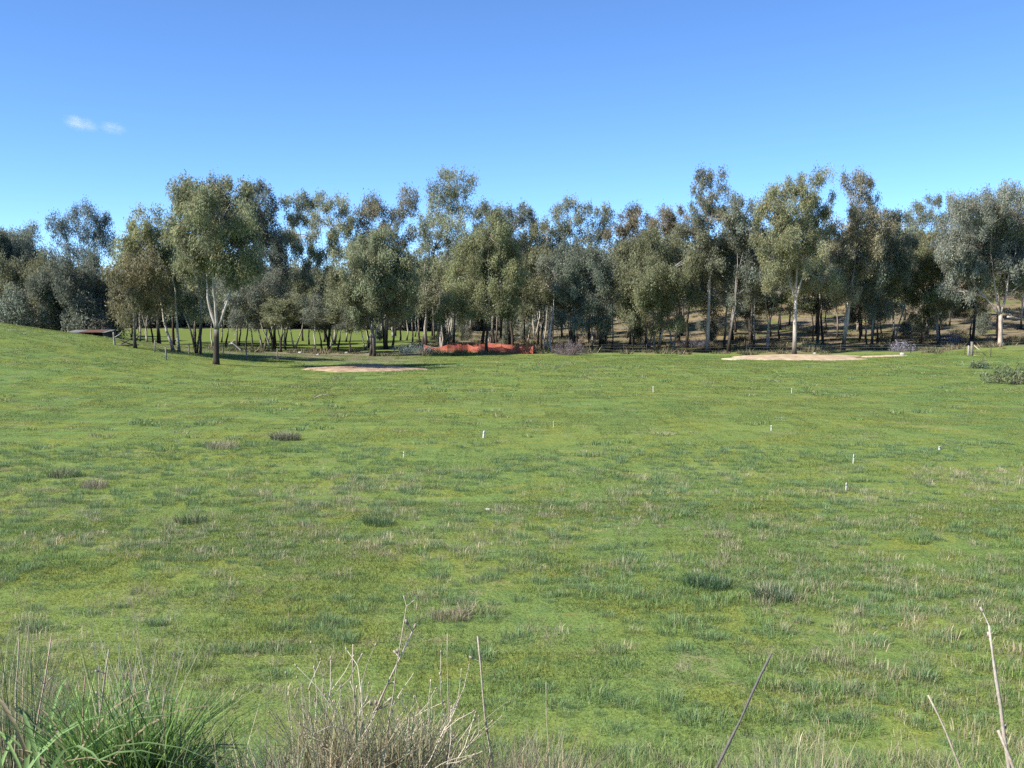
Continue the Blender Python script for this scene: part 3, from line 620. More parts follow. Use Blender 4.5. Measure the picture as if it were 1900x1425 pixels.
def tufts(name, protos, n, y0, y1, thr, seed, smin, smax, label, freq=0.5, zboost=1.0, xr=None):
    u = rng.random(n * 6); y = np.sqrt(y0 * y0 + u * (y1 * y1 - y0 * y0)) if y0 > 12 else y0 + (y1 - y0) * u ** 0.8
    x = (rng.random(n * 6) - 0.5) * 2 * (0.4872 * y * 1.1 + 0.6)
    k = (fnoise(x, y, freq, seed) + 0.25 * (rng.random(len(x)) - .5) > thr) & not_on_mound(x, y)
    if xr is not None: k &= (x > xr[0]) & (x < xr[1])
    x, y = x[k][:n], y[k][:n]; s = smin + (smax - smin) * rng.random(len(x)) ** 1.6
    rot = np.stack([rng.normal(size=len(x)) * 0.06, rng.normal(size=len(x)) * 0.06, rng.random(len(x)) * 6.28], 1)
    pts = np.stack([x, y, terrain(x, y)], 1)
    return scatter(name, protos, pts, rot, np.stack([s, s, s * zboost * (0.75 + 0.5 * rng.random(len(x)))], 1), rng.integers(0, len(protos), len(x)), M_blade, label, 'grass')
GREENT, BLUET, STRAW, GREYT = (0.190, 0.275, 0.082), (0.175, 0.265, 0.115), (0.48, 0.43, 0.29), (0.240, 0.270, 0.135)
tg = lambda n, s, h, w, c, straw=0.08, **kw: blades(r1, n, s, h, w, lean=0.5, tint=c, radial=0.45, square=False, straw=straw, **kw)
tufts('green_tussocks', [tg(150, 0.16, 0.13, 0.006, BLUET), tg(150, 0.2, 0.12, 0.006, GREENT), tg(170, 0.24, 0.10, 0.006, BLUET)], 3200, 11.0, 38, 0.47, 41, 0.4, 1.35, 'blue-green grass tussocks dotted over the near field')
tufts('dry_tussocks', [tg(34, 0.16, 0.16, 0.006, STRAW, 0.3), tg(60, 0.24, 0.13, 0.0065, GREYT, 0.4), tg(44, 0.2, 0.15, 0.006, (0.36, 0.34, 0.21), 0.5)], 2600, 11.0, 32, 0.50, 47, 0.35, 1.25, 'pale straw tussocks dotted over the near field')
tufts('distant_tussocks', [tg(60, 0.3, 0.14, 0.022, BLUET), tg(60, 0.4, 0.12, 0.022, GREYT, 0.3), tg(60, 0.3, 0.13, 0.022, GREENT)], 700, 34, 92, 0.58, 53, 0.5, 1.4, 'low tussocks across the far field', freq=0.25)
# rough grass on the bank below the camera
tufts('rough_bank_grass', [tg(30, 0.10, 0.33, 0.005, (0.34, 0.31, 0.19), 0.3), tg(70, 0.13, 0.27, 0.007, GREENT, 0.2), tg(70, 0.14, 0.25, 0.007, GREENT, 0.12), tg(60, 0.12, 0.28, 0.006, GREYT, 0.25)], 700, 7.0, 10.9, 0.36, 59, 0.55, 1.15, 'dry rough grass along the roadside bank', freq=0.9)
tufts('bank_turf', [tg(120, 0.2, 0.12, 0.006, GREENT), tg(120, 0.2, 0.11, 0.006, GREYT)], 700, 2.5, 11.5, 0.0, 61, 0.7, 1.4, 'short grass on the roadside bank')

tufts('bank_green_grass', [tg(90, 0.14, 0.46, 0.008, (0.15, 0.24, 0.08), 0.12), tg(80, 0.15, 0.42, 0.008, (0.16, 0.235, 0.11), 0.2), tg(70, 0.14, 0.5, 0.006, GREYT, 0.5)], 70, 4.3, 6.2, 0.0, 63, 0.6, 1.0, 'green rough grass on the bank at bottom left', xr=(-4, -0.95), zboost=0.95)
tufts('bank_dry_grass', [tg(50, 0.12, 0.44, 0.005, STRAW, 0.3), tg(50, 0.13, 0.4, 0.005, (0.30, 0.27, 0.17), 0.3)], 26, 4.6, 6.2, 0.0, 67, 0.7, 1.15, 'dry rough grass on the bank at bottom centre', xr=(-0.55, 0.45))
# uncounted saplings and scrub that close the view under and behind the trees
def thicket(seed, h, w, col):
    r_ = np.random.default_rng(seed); c_ = []
    for k in range(70):
        a = r_.random() * 6.28; f = r_.random(); rr = w * math.sqrt(r_.random()) * (0.55 + 0.45 * math.sin(math.pi * min(1, f + 0.15)))
        c_.append((rr * math.cos(a), rr * math.sin(a), h * (0.12 + 0.88 * f)))
    v, f, c = leaf_cloud(r_, np.array(c_), None, 60, 0.34, 0.32, 0.12, col, 0.2)
    m = MB()
    for k in range(5): m.tube(bezier(np.array([r_.normal() * 0.3, r_.normal() * 0.3, -0.1]), np.array(c_[k]), np.array([0, 0, 0.4]), 5), np.linspace(0.06, 0.02, 5), 5, GREY, False)
    tv = np.concatenate(m.V); tf = np.concatenate(m.F[4]); n0 = len(v)
    return np.concatenate([v, tv]), [f, tf + n0], np.concatenate([c, np.concatenate(m.C)])
r4 = np.random.default_rng(44); TH_P, TH_S = [], []
def mass(n, y0, y1, p0, p1, s0, s1):
    for _ in range(n):
        y = y0 + (y1 - y0) * r4.random(); px = p0 + (p1 - p0) * r4.random(); x = (px - 950) / FPX * y
        TH_P.append((x, y, tz(x, y))); q = s0 + (s1 - s0) * r4.random(); TH_S.append((q * 1.15, q * 1.15, q))
mass(150, 203, 250, 130, 880, 1.0, 1.9); mass(60, 106, 125, -60, 210, 0.55, 1.0); mass(8, 125, 150, 700, 1250, 0.2, 0.4); mass(10, 125, 160, 1250, 1850, 0.25, 0.5); mass(70, 190, 250, 800, 1950, 0.8, 1.5)
TH_P = np.array(TH_P); TH_S = np.array(TH_S); nT = len(TH_P)
scatter('wood_thicket', [thicket(1, 6, 2.0, DARKG), thicket(2, 5, 2.2, (0.085, 0.082, 0.05)), thicket(3, 6.5, 1.8, GREYG)], TH_P, np.stack([np.zeros(nT), np.zeros(nT), r4.random(nT) * 6.28], 1), TH_S, r4.integers(0, 3, nT), M_leaf, 'mass of dark saplings and scrub under and behind the trees', 'thicket')
# undergrowth in the wood
r2 = np.random.default_rng(8)
n = 2600; y = 101 + 95 * r2.random(n) ** 1.4; x = (r2.random(n) - 0.5) * 2 * 0.50 * y
k = ((x > -12) | (y < 112)) & (fnoise(x, y, 0.16, 71) > 0.45) & ((y > 106) | (fnoise(x, y, 0.16, 72) > 0.55)) & ~((x < -30) & (y < 112)); x, y = x[k], y[k]
us = 0.6 + 1.1 * r2.random(len(x)) ** 2
ug = lambda h, c, straw: blades(r2, 90, 0.55, h, 0.05, lean=0.8, tint=c, radial=0.5, square=False, straw=straw, tri=True)
scatter('undergrowth', [ug(0.45, (0.085, 0.095, 0.045), 0.15), ug(0.4, (0.20, 0.155, 0.095), 0.3), ug(0.35, (0.14, 0.11, 0.075), 0.2), ug(0.3, (0.12, 0.14, 0.04), 0.2)],
        np.stack([x, y, terrain(x, y)], 1), np.stack([0 * x, 0 * x, 6.28 * r2.random(len(x))], 1), np.stack([us, us, us], 1), r2.integers(0, 4, len(x)), M_blade, 'scrubby undergrowth and leaf litter beneath the trees', 'undergrowth')

# ------------------------------------------------------------------ single tussocks that stand out in the field
def grass_clump(name, label, px, py, rad, h, n, tint, seed, w=0.007, straw=0.1, lean=0.6, radial=0.6, base=None, subs=1):
    r_ = np.random.default_rng(seed); b = ground(px, py) if base is None else np.asarray(base, float)
    root = thing(name, b, label, 'grass')
    if subs == 1: V, F, C = blades(r_, n, rad, h, w, lean=lean, tint=tint, radial=radial, square=False, straw=0)
    else:
        Vs, Fa, Fb, Cs = [], [], [], []; n0 = 0
        for q in range(subs):
            a_ = r_.random() * 6.283; cx_ = rad * math.sqrt(r_.random()) * np.array([math.cos(a_), math.sin(a_)]); hq = h * (0.55 + 0.45 * r_.random())
            v, f, c = blades(r_, n // subs, rad * 0.42, hq, w, lean=lean, tint=np.asarray(tint) * (0.8 + 0.4 * r_.random()), radial=radial + 0.25, square=False, straw=0.05)
            v = v.copy(); ln = r_.normal(size=2) * 0.16; v[:, 0] += cx_[0] + ln[0] * v[:, 2]; v[:, 1] += cx_[1] + ln[1] * v[:, 2]
            Vs.append(v); Fa.append(f[0] + n0); Fb.append(f[1] + n0); Cs.append(c); n0 += len(v)
        V = np.concatenate(Vs); F = [np.concatenate(Fa), np.concatenate(Fb)]; C = np.concatenate(Cs)
    V = V.copy(); bx = V[:, 0] + b[0]; by = V[:, 1] + b[1]; V[:, 2] += terrain(bx, by) - b[2]
    link('leaf_blades', mesh_arrays('leaf_blades', V, F, M_blade, C), root)
    if straw:
        V, F, C = blades(r_, int(n * straw) + 6, rad * 0.9, h * 1.15, w * 0.6, lean=lean * 0.5, tint=STRAW, radial=radial * 0.6, square=False, straw=0)
        V = V.copy(); V[:, 2] += terrain(V[:, 0] + b[0], V[:, 1] + b[1]) - b[2]
        link('dry_blades', mesh_arrays('dry_blades', V, F, M_blade, C), root)
    return root
grass_clump('grass_tussock', 'dark blue-green tussock standing out right of centre in the near field', 1310, 1092, 0.40, 0.24, 700, (0.055, 0.120, 0.055), 1)
grass_clump('grass_tussock', 'blue-green tussock with dry tips right of the darkest near tussock', 1432, 1112, 0.34, 0.24, 520, (0.065, 0.125, 0.065), 2, straw=0.3)
grass_clump('grass_tussock', 'dark rounded tussock at mid field on the left', 355, 972, 0.36, 0.22, 420, (0.055, 0.105, 0.045), 3)
grass_clump('grass_tussock', 'grey tussock alone left of the pegs', 530, 816, 0.55, 0.34, 420, (0.10, 0.115, 0.075), 4, w=0.014, straw=0.4)
grass_clump('grass_tussock', 'pale straw tussock left of the lone grey tussock', 412, 832, 0.6, 0.28, 380, (0.30, 0.28, 0.17), 5, w=0.014)
grass_clump('grass_tussock', 'flat pale dry tussock just above the dry thistle clump', 838, 1150, 0.34, 0.16, 420, (0.28, 0.24, 0.16), 6)
grass_clump('grass_tussock', 'dark tussock beside the pale one at far left', 118, 886, 0.45, 0.24, 380, (0.085, 0.105, 0.055), 7, w=0.010, straw=0.3)
grass_clump('grass_tussock', 'green tussock near the white stone at mid field', 705, 975, 0.36, 0.2, 420, (0.06, 0.12, 0.05), 8)
grass_clump('grass_tussock', 'pale tussock left of the dark rounded one, near the left edge', 175, 905, 0.35, 0.26, 300, (0.26, 0.22, 0.16), 9, w=0.009)

# ------------------------------------------------------------------ weeds close to the camera on the bank
def stalk(name, label, top, bot, D, r_top, r_bot, col, seed, cat='stalk', twigs=0, group=None):
    r_ = np.random.default_rng(seed); a = at(*bot, D); b = at(*top, D * 1.01); d = (a - b) / np.linalg.norm(a - b)
    for _ in range(400):
        if a[2] < tz(a[0], a[1]): break
        a = a + d * 0.01
    P = bezier(a, b, r_.normal(size=3) * 0.012, 9); P[1:-1] += r_.normal(size=(7, 3)) * 0.0025
    root = thing(name, a, label, cat, group); m = MB(); rr = np.linspace(r_bot, r_top, 9) * (1 + 0.12 * r_.normal(size=9))
    cc = np.asarray(col)[None] * (0.85 + 0.3 * r_.random((9, 1)))
    m.tube(P - a, rr, 7, cc); m.build('stem', M_stem, root, True)
    if twigs:
        q = MB()
        for k in range(twigs):
            i0 = int(r_.integers(3, 9)); L_ = 0.03 + 0.06 * r_.random(); v = r_.normal(size=3); v[2] = abs(v[2]) + 0.5; v /= np.linalg.norm(v)
            q.tube(np.array([P[i0], P[i0] + v * L_ * 0.5, P[i0] + v * L_]) - a, [r_top * 0.7, r_top * 0.6, r_top * 0.4], 4, cc[0], False)
            q.tube(np.array([P[i0] + v * L_ * 0.85, P[i0] + v * (L_ + 0.012)]) - a, [r_top * 1.6, r_top * 1.1], 5, np.asarray(col) * 0.9)
        tag(q.build('twigs', M_stem, root, True), kind='stuff')
    return root
t = NT('dry_stem'); a_ = t.attr('tint'); nz = t.noise(60, 3, 0.6, t.n('TexCoord').outputs['Object'])
M_stem = t.done(t.mix(t.rng(nz, 0.3, 0.7), t.mix(1.0, a_, (0.7, 0.66, 0.62), 'MULTIPLY'), a_), 0.8, 0.2)
PS = (0.40, 0.35, 0.27)
stalk('dry_stalk', 'thick pale dry stalk leaning left at the right edge of the foreground', (1835, 1160), (1872, 1425), 4.8, 0.005, 0.013, (0.42, 0.37, 0.31), 1, twigs=3)
stalk('dry_stalk', 'short pale dry stalk at the foot of the thick right stalk', (1852, 1355), (1886, 1440), 4.7, 0.006, 0.012, (0.40, 0.35, 0.29), 2)
stalk('dry_stalk', 'thin pale stalk left of the thick right stalk', (1722, 1290), (1778, 1430), 4.8, 0.004, 0.007, PS, 3)
stalk('leaning_rod', 'dark grey straight rod leaning right in the right foreground', (1432, 1212), (1340, 1410), 5.2, 0.006, 0.009, (0.13, 0.12, 0.12), 4, cat='rod')
stalk('dry_stalk', 'long pale stalk leaning left, right of the dry thistle clump', (886, 1180), (915, 1425), 5.0, 0.004, 0.008, PS, 5, twigs=2)
stalk('dry_stalk', 'fine upright stalk between the thistle clump and the long pale stalk', (830, 1175), (828, 1400), 5.0, 0.0022, 0.0035, (0.36, 0.34, 0.22), 6)
stalk('dry_stalk', 'tall fine stalk rising highest out of the dry thistle clump', (754, 1125), (735, 1250), 5.1, 0.0025, 0.005, PS, 7, twigs=3)
stalk('dry_stalk', 'knobbly seed stalk leaning right in the dry thistle clump', (765, 1172), (712, 1290), 5.1, 0.005, 0.006, (0.42, 0.36, 0.30), 8, twigs=14)
stalk('dry_stalk', 'upright stalk at left with pale tip above the green grass clump', (202, 1205), (184, 1345), 4.9, 0.004, 0.005, PS, 9, twigs=2)
stalk('dry_stalk', 'pale upright stalk right of the green grass clump', (305, 1290), (298, 1430), 4.8, 0.003, 0.006, PS, 10)
stalk('dry_stalk', 'brown stalk standing in front of the arching weed at left', (158, 1255), (148, 1420), 4.8, 0.003, 0.005, (0.36, 0.26, 0.20), 11)
stalk('dry_stalk', 'fine stalk alone right of the long pale stalk', (1013, 1265), (1016, 1400), 5.1, 0.002, 0.003, (0.34, 0.33, 0.2), 12)
stalk('dry_stalk', 'brownish stalk near the left edge with bent tip', (96, 1175), (80, 1270), 5.0, 0.003, 0.005, (0.38, 0.29, 0.22), 13, twigs=3)
stalk('dry_stalk', 'pale stalk at the very left edge', (35, 1185), (30, 1300), 5.0, 0.003, 0.005, PS, 14, twigs=2)
stalk('dry_stalk', 'twin-budded stalk at the top left of the dry thistle clump', (655, 1195), (660, 1310), 5.1, 0.003, 0.004, (0.42, 0.37, 0.28), 15, twigs=5)

def px_base(px, D): q = at(px, 1425, D); return np.array([q[0], D, tz(q[0], D)])
b = px_base(45, 4.6)
# arching broad-leaved weed
r_ = np.random.default_rng(90); root = thing('arching_weed', b, 'bright green weed with long arching leaves in the bottom left corner', 'plant')
m = MB()
for k in range(170):
    a = r_.random() * 6.283; el = 0.5 + 0.8 * r_.random(); L_ = 0.75 + 0.6 * r_.random(); n = 8; tt = np.linspace(0, 1, n)
    rad = L_ * (tt * math.cos(el) + 0.25 * tt ** 2); zz = L_ * (tt * math.sin(el) * 1.15 - 0.65 * tt ** 2.2)
    o0 = np.array([r_.normal() * 0.17, r_.normal() * 0.12, -0.03])
    P = o0 + np.stack([rad * math.cos(a), rad * math.sin(a), zz], 1); wv = np.array([-math.sin(a), math.cos(a), 0.0]); wd = (0.006 + 0.007 * r_.random()) * np.sin(np.pi * np.clip(tt * 0.9 + 0.1, 0, 1)) ** 0.6
    sag = np.array([0, 0, 1.0])
    V = np.stack([P - wv * wd[:, None] + sag * wd[:, None] * 0.5, P, P + wv * wd[:, None] + sag * wd[:, None] * 0.5], 1).reshape(-1, 3)
    i = np.arange(n - 1)[:, None] * 3; F = np.concatenate([i + np.array([[0, 1, 4, 3]]), i + np.array([[1, 2, 5, 4]])])
    m.add(V, F, np.array([0.19, 0.30, 0.11]) * (0.7 + 0.6 * r_.random()) if r_.random() > 0.1 else np.array([0.3, 0.25, 0.15]))
m.build('leaf_blades', M_blade, root, True)
def near_clump(name, label, px, D, rad, h, n, tint, seed, **kw):
    return grass_clump(name, label, 0, 0, rad, h, n, tint, seed, base=px_base(px, D), **kw)
near_clump('grass_clump', 'tall dense dark green grass clump in the left foreground', 255, 5.0, 0.23, 0.90, 1250, (0.185, 0.300, 0.085), 21, w=0.0095, straw=0.06, lean=0.38, radial=0.05, subs=9)
near_clump('grass_clump', 'lower green grass clump between the tall clump and the dry thistles', 420, 4.9, 0.30, 0.60, 800, (0.180, 0.285, 0.125), 22, w=0.008, straw=0.06, lean=0.45, radial=0.15, subs=8)
near_clump('grass_clump', 'thin greyish dry grass clump at the left edge', 15, 5.3, 0.26, 0.95, 420, (0.20, 0.21, 0.13), 23, w=0.005, straw=0.5, lean=0.2, radial=0.2)
near_clump('grass_clump', 'short dry straw grass clump at the bottom centre', 985, 5.0, 0.28, 0.50, 500, (0.32, 0.27, 0.18), 25, w=0.005, straw=0.3, lean=0.3, radial=0.3)
near_clump('grass_clump', 'pale dry grass clump at the bottom edge below the thistles', 560, 4.6, 0.20, 0.46, 420, (0.40, 0.34, 0.25), 26, w=0.006, straw=0.3, lean=0.4, radial=0.4)
near_clump('grass_clump', 'thin dry grass clump at the bottom right below the leaning rod', 1480, 5.0, 0.32, 0.46, 300, (0.27, 0.25, 0.16), 27, w=0.005, straw=0.4, lean=0.3, radial=0.3)
# dry thistle clump: branching stems with seed heads
b = px_base(690, 5.0); root = thing('dry_thistle', b, 'large brown dry thistle clump with many seed heads in the centre-left foreground', 'plant')
st, hd = MB(), MB(); r_ = np.random.default_rng(91)
def branch(p, d, L_, r, depth):
    q = p + d * L_; mid_ = (p + q) / 2 + r_.normal(size=3) * 0.012
    c_ = np.array([0.56, 0.50, 0.385]) * (0.65 + 0.7 * r_.random())
    st.tube(np.array([p, mid_, q]), [r, r * 0.85, r * 0.65], 4, c_, False)
    if depth == 0 or L_ < 0.05:
        hd.tube(np.array([q - d * 0.003, q + d * 0.005, q + d * 0.013]), [0.0025, 0.0048, 0.0025], 5, np.array([0.42, 0.35, 0.26]) * (0.7 + 0.5 * r_.random())); return
    for k in range(int(r_.integers(2, 4))):
        v = d + r_.normal(size=3) * 0.38; v[2] += 0.12; v /= np.linalg.norm(v)
        branch(p + d * L_ * (0.55 + 0.45 * r_.random()), v, L_ * (0.5 + 0.25 * r_.random()), r * 0.7, depth - 1)
for k in range(120):
    a = r_.random() * 6.283; rr = 0.34 * math.sqrt(r_.random()); p = np.array([rr * math.cos(a) * 1.15, rr * math.sin(a), -0.05])
    p[2] += tz(b[0] + p[0], b[1] + p[1]) - b[2]
    d = np.array([p[0] * 0.15 + r_.normal() * 0.13, p[1] * 0.15 + r_.normal() * 0.1, 1.0]); d /= np.linalg.norm(d)
    branch(p, d, 0.22 + 0.34 * r_.random() ** 1.4, 0.0042, int(r_.integers(0, 3)))
tag(st.build('stems', M_stem, root, True), kind='stuff'); tag(hd.build('seed_heads', M_stem, root, True), kind='stuff')
V, F, C = blades(r_, 1800, 0.36, 0.68, 0.006, lean=0.4, tint=(0.30, 0.31, 0.17), radial=0.12, square=False, straw=0.55)
V = V.copy(); V[:, 2] += terrain(V[:, 0] + b[0], V[:, 1] + b[1]) - b[2]
link('grass_blades', mesh_arrays('grass_blades', V, F, M_blade, C), root)

# ------------------------------------------------------------------ pegs, stones, fences and the other small things
def peg(px, py, h, w, label, tilt=0.0):
    h *= 0.85; w *= 0.55
    b = ground(px, py); root = thing('survey_peg', b, label, 'peg', 'white survey pegs in the field'); m = MB(); d = w * 0.6
    q = np.array([[-w, -d, -0.1], [w, -d, -0.1], [w, d, -0.1], [-w, d, -0.1], [-w, -d, h * 0.86], [w, -d, h * 0.86], [w, d, h * 0.86], [-w, d, h * 0.86], [-w * 0.35, -d * 0.5, h], [w * 0.35, -d * 0.5, h], [w * 0.35, d * 0.5, h], [-w * 0.35, d * 0.5, h]]) * np.array([0.5, 0.5, 1])
    q[:, 0] += q[:, 2] * tilt
    F = [[0, 1, 5, 4], [1, 2, 6, 5], [2, 3, 7, 6], [3, 0, 4, 7], [4, 5, 9, 8], [5, 6, 10, 9], [6, 7, 11, 10], [7, 4, 8, 11], [8, 9, 10, 11]]
    m.add(q, [F]); m.build('stake', M_peg, root)
    k = MB(); k.box((h * 0.7 * tilt, 0, h * 0.70), (w * 1.12, d * 1.16, 0.03)); k.build('tape_band', M_wire, root)
    return root
peg(897, 813, 0.32, 0.13, 'widest white survey peg, at mid field left of centre', 0.1)
peg(749, 851, 0.25, 0.055, 'white survey peg left of the widest peg')
peg(1027, 794, 0.32, 0.045, 'faint thin survey peg right of the widest peg')
peg(1212, 728, 0.42, 0.09, 'white survey peg far out at the middle of the right half')
peg(1469, 730, 0.36, 0.07, 'white survey peg far out below the sand heap')
peg(1431, 800, 0.26, 0.08, 'white survey peg below the far pair, in line with the leaning rod')
peg(1583, 862, 0.36, 0.06, 'thin survey peg upper of the two close together at right', 0.05)
peg(1570, 912, 0.26, 0.06, 'nearest white survey peg, lower of the two close together at right')
peg(1743, 835, 0.14, 0.12, 'short stubby white survey peg farthest right')
def rock(name, label, px, py, r, mat, seed, squash=0.6, cat='stone'):
    b = ground(px, py); r_ = np.random.default_rng(seed); n, m_ = 9, 6; V = []
    ph = np.linspace(-math.pi / 2, math.pi / 2, m_ + 1); th = np.linspace(0, 2 * math.pi, n, endpoint=False)
    for p_ in ph:
        for t_ in th:
            k = r * (0.8 + 0.4 * r_.random()); V.append((k * math.cos(p_) * math.cos(t_), k * math.cos(p_) * math.sin(t_) * 0.8, k * squash * math.sin(p_) + r * 0.25))
    i = np.arange(m_)[:, None] * n; j = np.arange(n)[None]; k = (j + 1) % n
    F = np.stack([i + j, i + k, i + n + k, i + n + j], -1).reshape(-1, 4)
    return tag(link(name, mesh_arrays(name, V, [F], mat, smooth=True), loc=b), label, cat)
rock('stone', 'white stone lying in the middle of the field', 906, 948, 0.07, M_stone, 1, 0.4)
rock('stone', 'pale round stone at the wood edge left of the dense rounded tree', 557, 656, 0.24, M_stone, 2)
rock('stone', 'pale stone at the wood edge beside the dense rounded tree', 643, 656, 0.2, M_stone, 3)
rock('stone', 'pale stone behind the pink sand heap', 1512, 657, 0.18, M_stone, 4)
rock('stone', 'white stone at the right end of the sand strip', 1674, 659, 0.26, M_stone, 5)
rock('stone', 'small pale stone at the left of the bank under the flat-topped tree', 590, 659, 0.15, M_stone, 6)
def sticks(name, label, px, py, segs, mat, cat, r=0.06):
    """fallen wood: segs are (x0,z0,x1,z1,r) in metres relative to the ground point; the first one is the main piece"""
    b = ground(px, py); root = thing(name, b, label, cat); r_ = np.random.default_rng(int(px))
    for q, (x0, z0, x1, z1, rr) in enumerate(segs):
        m = MB(); P = bezier(np.array([x0, r_.normal() * 0.1, z0]), np.array([x1, r_.normal() * 0.5, z1]), r_.normal(size=3) * 0.06, 6)
        m.tube(P, np.linspace(rr, rr * 0.5, 6), 7); m.build('limb' if q == 0 else 'side_branch', mat, root, True)
    return root
sticks('fallen_branch', 'white forked fallen branch right of the black-butted big tree', 440, 653, [(0.5, 0.05, -0.55, 0.95, 0.09), (-0.35, 0.78, -0.95, 0.72, 0.05), (-0.5, 0.9, -0.2, 1.25, 0.04)], M_dead, 'branch')
sticks('fallen_branch', 'dark crossed dead branches left of the low bushy tree', 236, 643, [(-0.7, 0.1, 0.6, 0.95, 0.07), (0.6, 0.1, -0.35, 0.6, 0.06), (-0.7, 0.12, 0.7, 0.1, 0.08)], M_darkdead, 'branch')
sticks('fallen_log', 'white log lying on the hillside at the right edge', 1885, 596, [(-1.2, 0.6, 2.6, 0.15, 0.17), (-0.2, 0.5, -0.9, 1.0, 0.07)], M_dead, 'log')
sticks('fallen_branch', 'small pale heap of twigs in the field below the clay patch', 596, 740, [(-0.35, 0.03, 0.5, 0.28, 0.03), (0.0, 0.05, 0.3, 0.34, 0.022), (-0.4, 0.08, -0.1, 0.3, 0.025), (0.4, 0.2, 0.55, 0.03, 0.02)], M_wood, 'branch')
sticks('dead_stump', 'short white dead stem beside the shed', 213, 640, [(0.0, -0.1, 0.1, 1.0, 0.10), (0.08, 0.6, 0.45, 1.1, 0.05)], M_dead, 'stump')

def fence(name, label, pts, hpost, wires, post_mat, gap=None, rp=0.06, cat='fence'):
    P = [ground(*p) for p in pts]; root = thing(name, P[0], label, cat); r_ = np.random.default_rng(len(pts))
    for q in P:
        m = MB(); h = hpost * (0.9 + 0.15 * r_.random()); tl = r_.normal(size=2) * 0.04
        m.tube(np.array([[0, 0, -0.3], [tl[0] * 0.5, tl[1] * 0.5, h * 0.5], [tl[0], tl[1], h]]) + q - P[0], [rp * 1.05, rp, rp * 0.92], 8); m.build('post', post_mat, root, False)
    for w in wires:
        for a, c in zip(P[:-1], P[1:]):
            m = MB(); u = a - P[0] + np.array([0, 0, w]); v = c - P[0] + np.array([0, 0, w])
            m.tube(bezier(u, v, np.array([0, 0, -0.05]), 5), 0.006, 4, cap=False); m.build('wire', M_wire, root)
    return root
fence('wire_fence', 'old wire fence with pale posts along the left edge of the wood', [(287, 654), (309, 668), (350, 660), (414, 656), (458, 668), (515, 668)], 1.0, (0.35, 0.65, 0.9), M_wood, rp=0.055)
fence('wire_fence', 'low wire fence with thin dark pickets along the wood edge at right', [(1080, 656), (1117, 655), (1157, 655), (1200, 656), (1283, 656), (1385, 655), (1460, 655), (1560, 656), (1690, 655), (1790, 658)], 0.95, (0.3, 0.6, 0.85), M_steel, rp=0.03)
# strainer post with diagonal brace
b = ground(1803, 660); root = thing('strainer_post', b, 'dark strainer post with a pale diagonal brace at the right of the field', 'post')
m = MB(); m.tube([[0, 0, -0.4], [0, 0, 0.6], [-0.02, 0, 1.3]], [0.13, 0.12, 0.115], 10); m.build('post', M_wood, root)
m = MB(); m.tube([[0.12, -0.02, 1.0], [0.7, -0.05, 0.5], [1.35, -0.1, -0.02]], [0.05, 0.05, 0.05], 8); m.build('brace', M_palewood, root)
m = MB(); m.tube([[-0.32, 0.0, -0.2], [-0.33, 0, 0.95]], [0.07, 0.06], 8); m.build('side_post', M_dead, root)
m = MB(); m.tube([[0.1, -0.05, 0.02], [1.3, -0.12, 0.0]], [0.03, 0.03], 6); m.build('ground_rail', M_palewood, root)
b = ground(1838, 662); root = thing('steel_picket', b, 'single thin dark picket right of the braced strainer post', 'post')
m = MB(); m.tube([[0, 0, -0.3], [0.01, 0, 0.95]], [0.03, 0.03], 6); m.build('shaft', M_steel, root); m = MB(); m.box((0.012, 0, 0.97), (0.07, 0.07, 0.05)); m.build('cap', M_steel, root)

# orange barrier mesh
bar = [(786, 652), (830, 653), (868, 653), (893, 654), (930, 655), (962, 656), (989, 657)]
P = [ground(*q) for q in bar]; root = thing('barrier_fence', P[0], 'sagging orange-red plastic mesh barrier on stakes at the wood edge', 'barrier'); r_ = np.random.default_rng(17)
back = [P[-1] + np.array([0.2, 3.2, 0]), P[3] + np.array([0.5, 4.6, 0]), P[1] + np.array([0.3, 3.6, 0])]
P = P + [np.array([q[0], q[1], tz(q[0], q[1])]) for q in back]
for q in P:
    m = MB(); m.tube(np.array([[0, 0.03, -0.3], [0.02, 0.03, 1.12]]) + q - P[0], [0.025, 0.022], 6); m.build('stake', M_steel, root)
for a, c in zip(P[:-1], P[1:]):
    m = MB(); L_ = np.linalg.norm(c - a); nn = max(6, int(L_ / 0.11)); tt = np.linspace(0, 1, nn + 1)
    sag = 0.2 * np.sin(np.pi * tt) * (0.5 + r_.random()); wob = 0.10 * np.sin(tt * L_ * 2.1 + r_.random() * 6) * np.sin(np.pi * tt)
    base = a + (c - a) * tt[:, None]; nrm = np.array([-(c - a)[1], (c - a)[0], 0]) / L_
    base = base + nrm * wob[:, None]; lowz = 0.06 + 0.05 * np.sin(tt * 5 + r_.random() * 6) * np.sin(np.pi * tt); topz = (0.62 + 0.28 * r_.random()) - sag
    for lev in np.linspace(0, 1, 9):
        z = lowz + (topz - lowz) * lev; w2 = 0.022
        U = base - P[0] + np.array([0, 0, 1]) * (z - w2)[:, None]; W_ = base - P[0] + np.array([0, 0, 1]) * (z + w2)[:, None]
        i = np.arange(nn); m.add(np.concatenate([U, W_]), np.stack([i, i + 1, i + nn + 2, i + nn + 1], 1))
    dr = (c - a) / L_
    for k in range(nn + 1):
        u = base[k] - P[0] + np.array([0, 0, lowz[k]]); v = base[k] - P[0] + np.array([0, 0, topz[k]]); o_ = dr * 0.02 ; f_ = nrm * 0.004
        m.add(np.array([u - o_ + f_, u + o_ + f_, v + o_ + f_, v - o_ + f_]), [[0, 1, 2, 3]])
    tag(m.build('mesh_panel', M_red, root), kind='stuff')

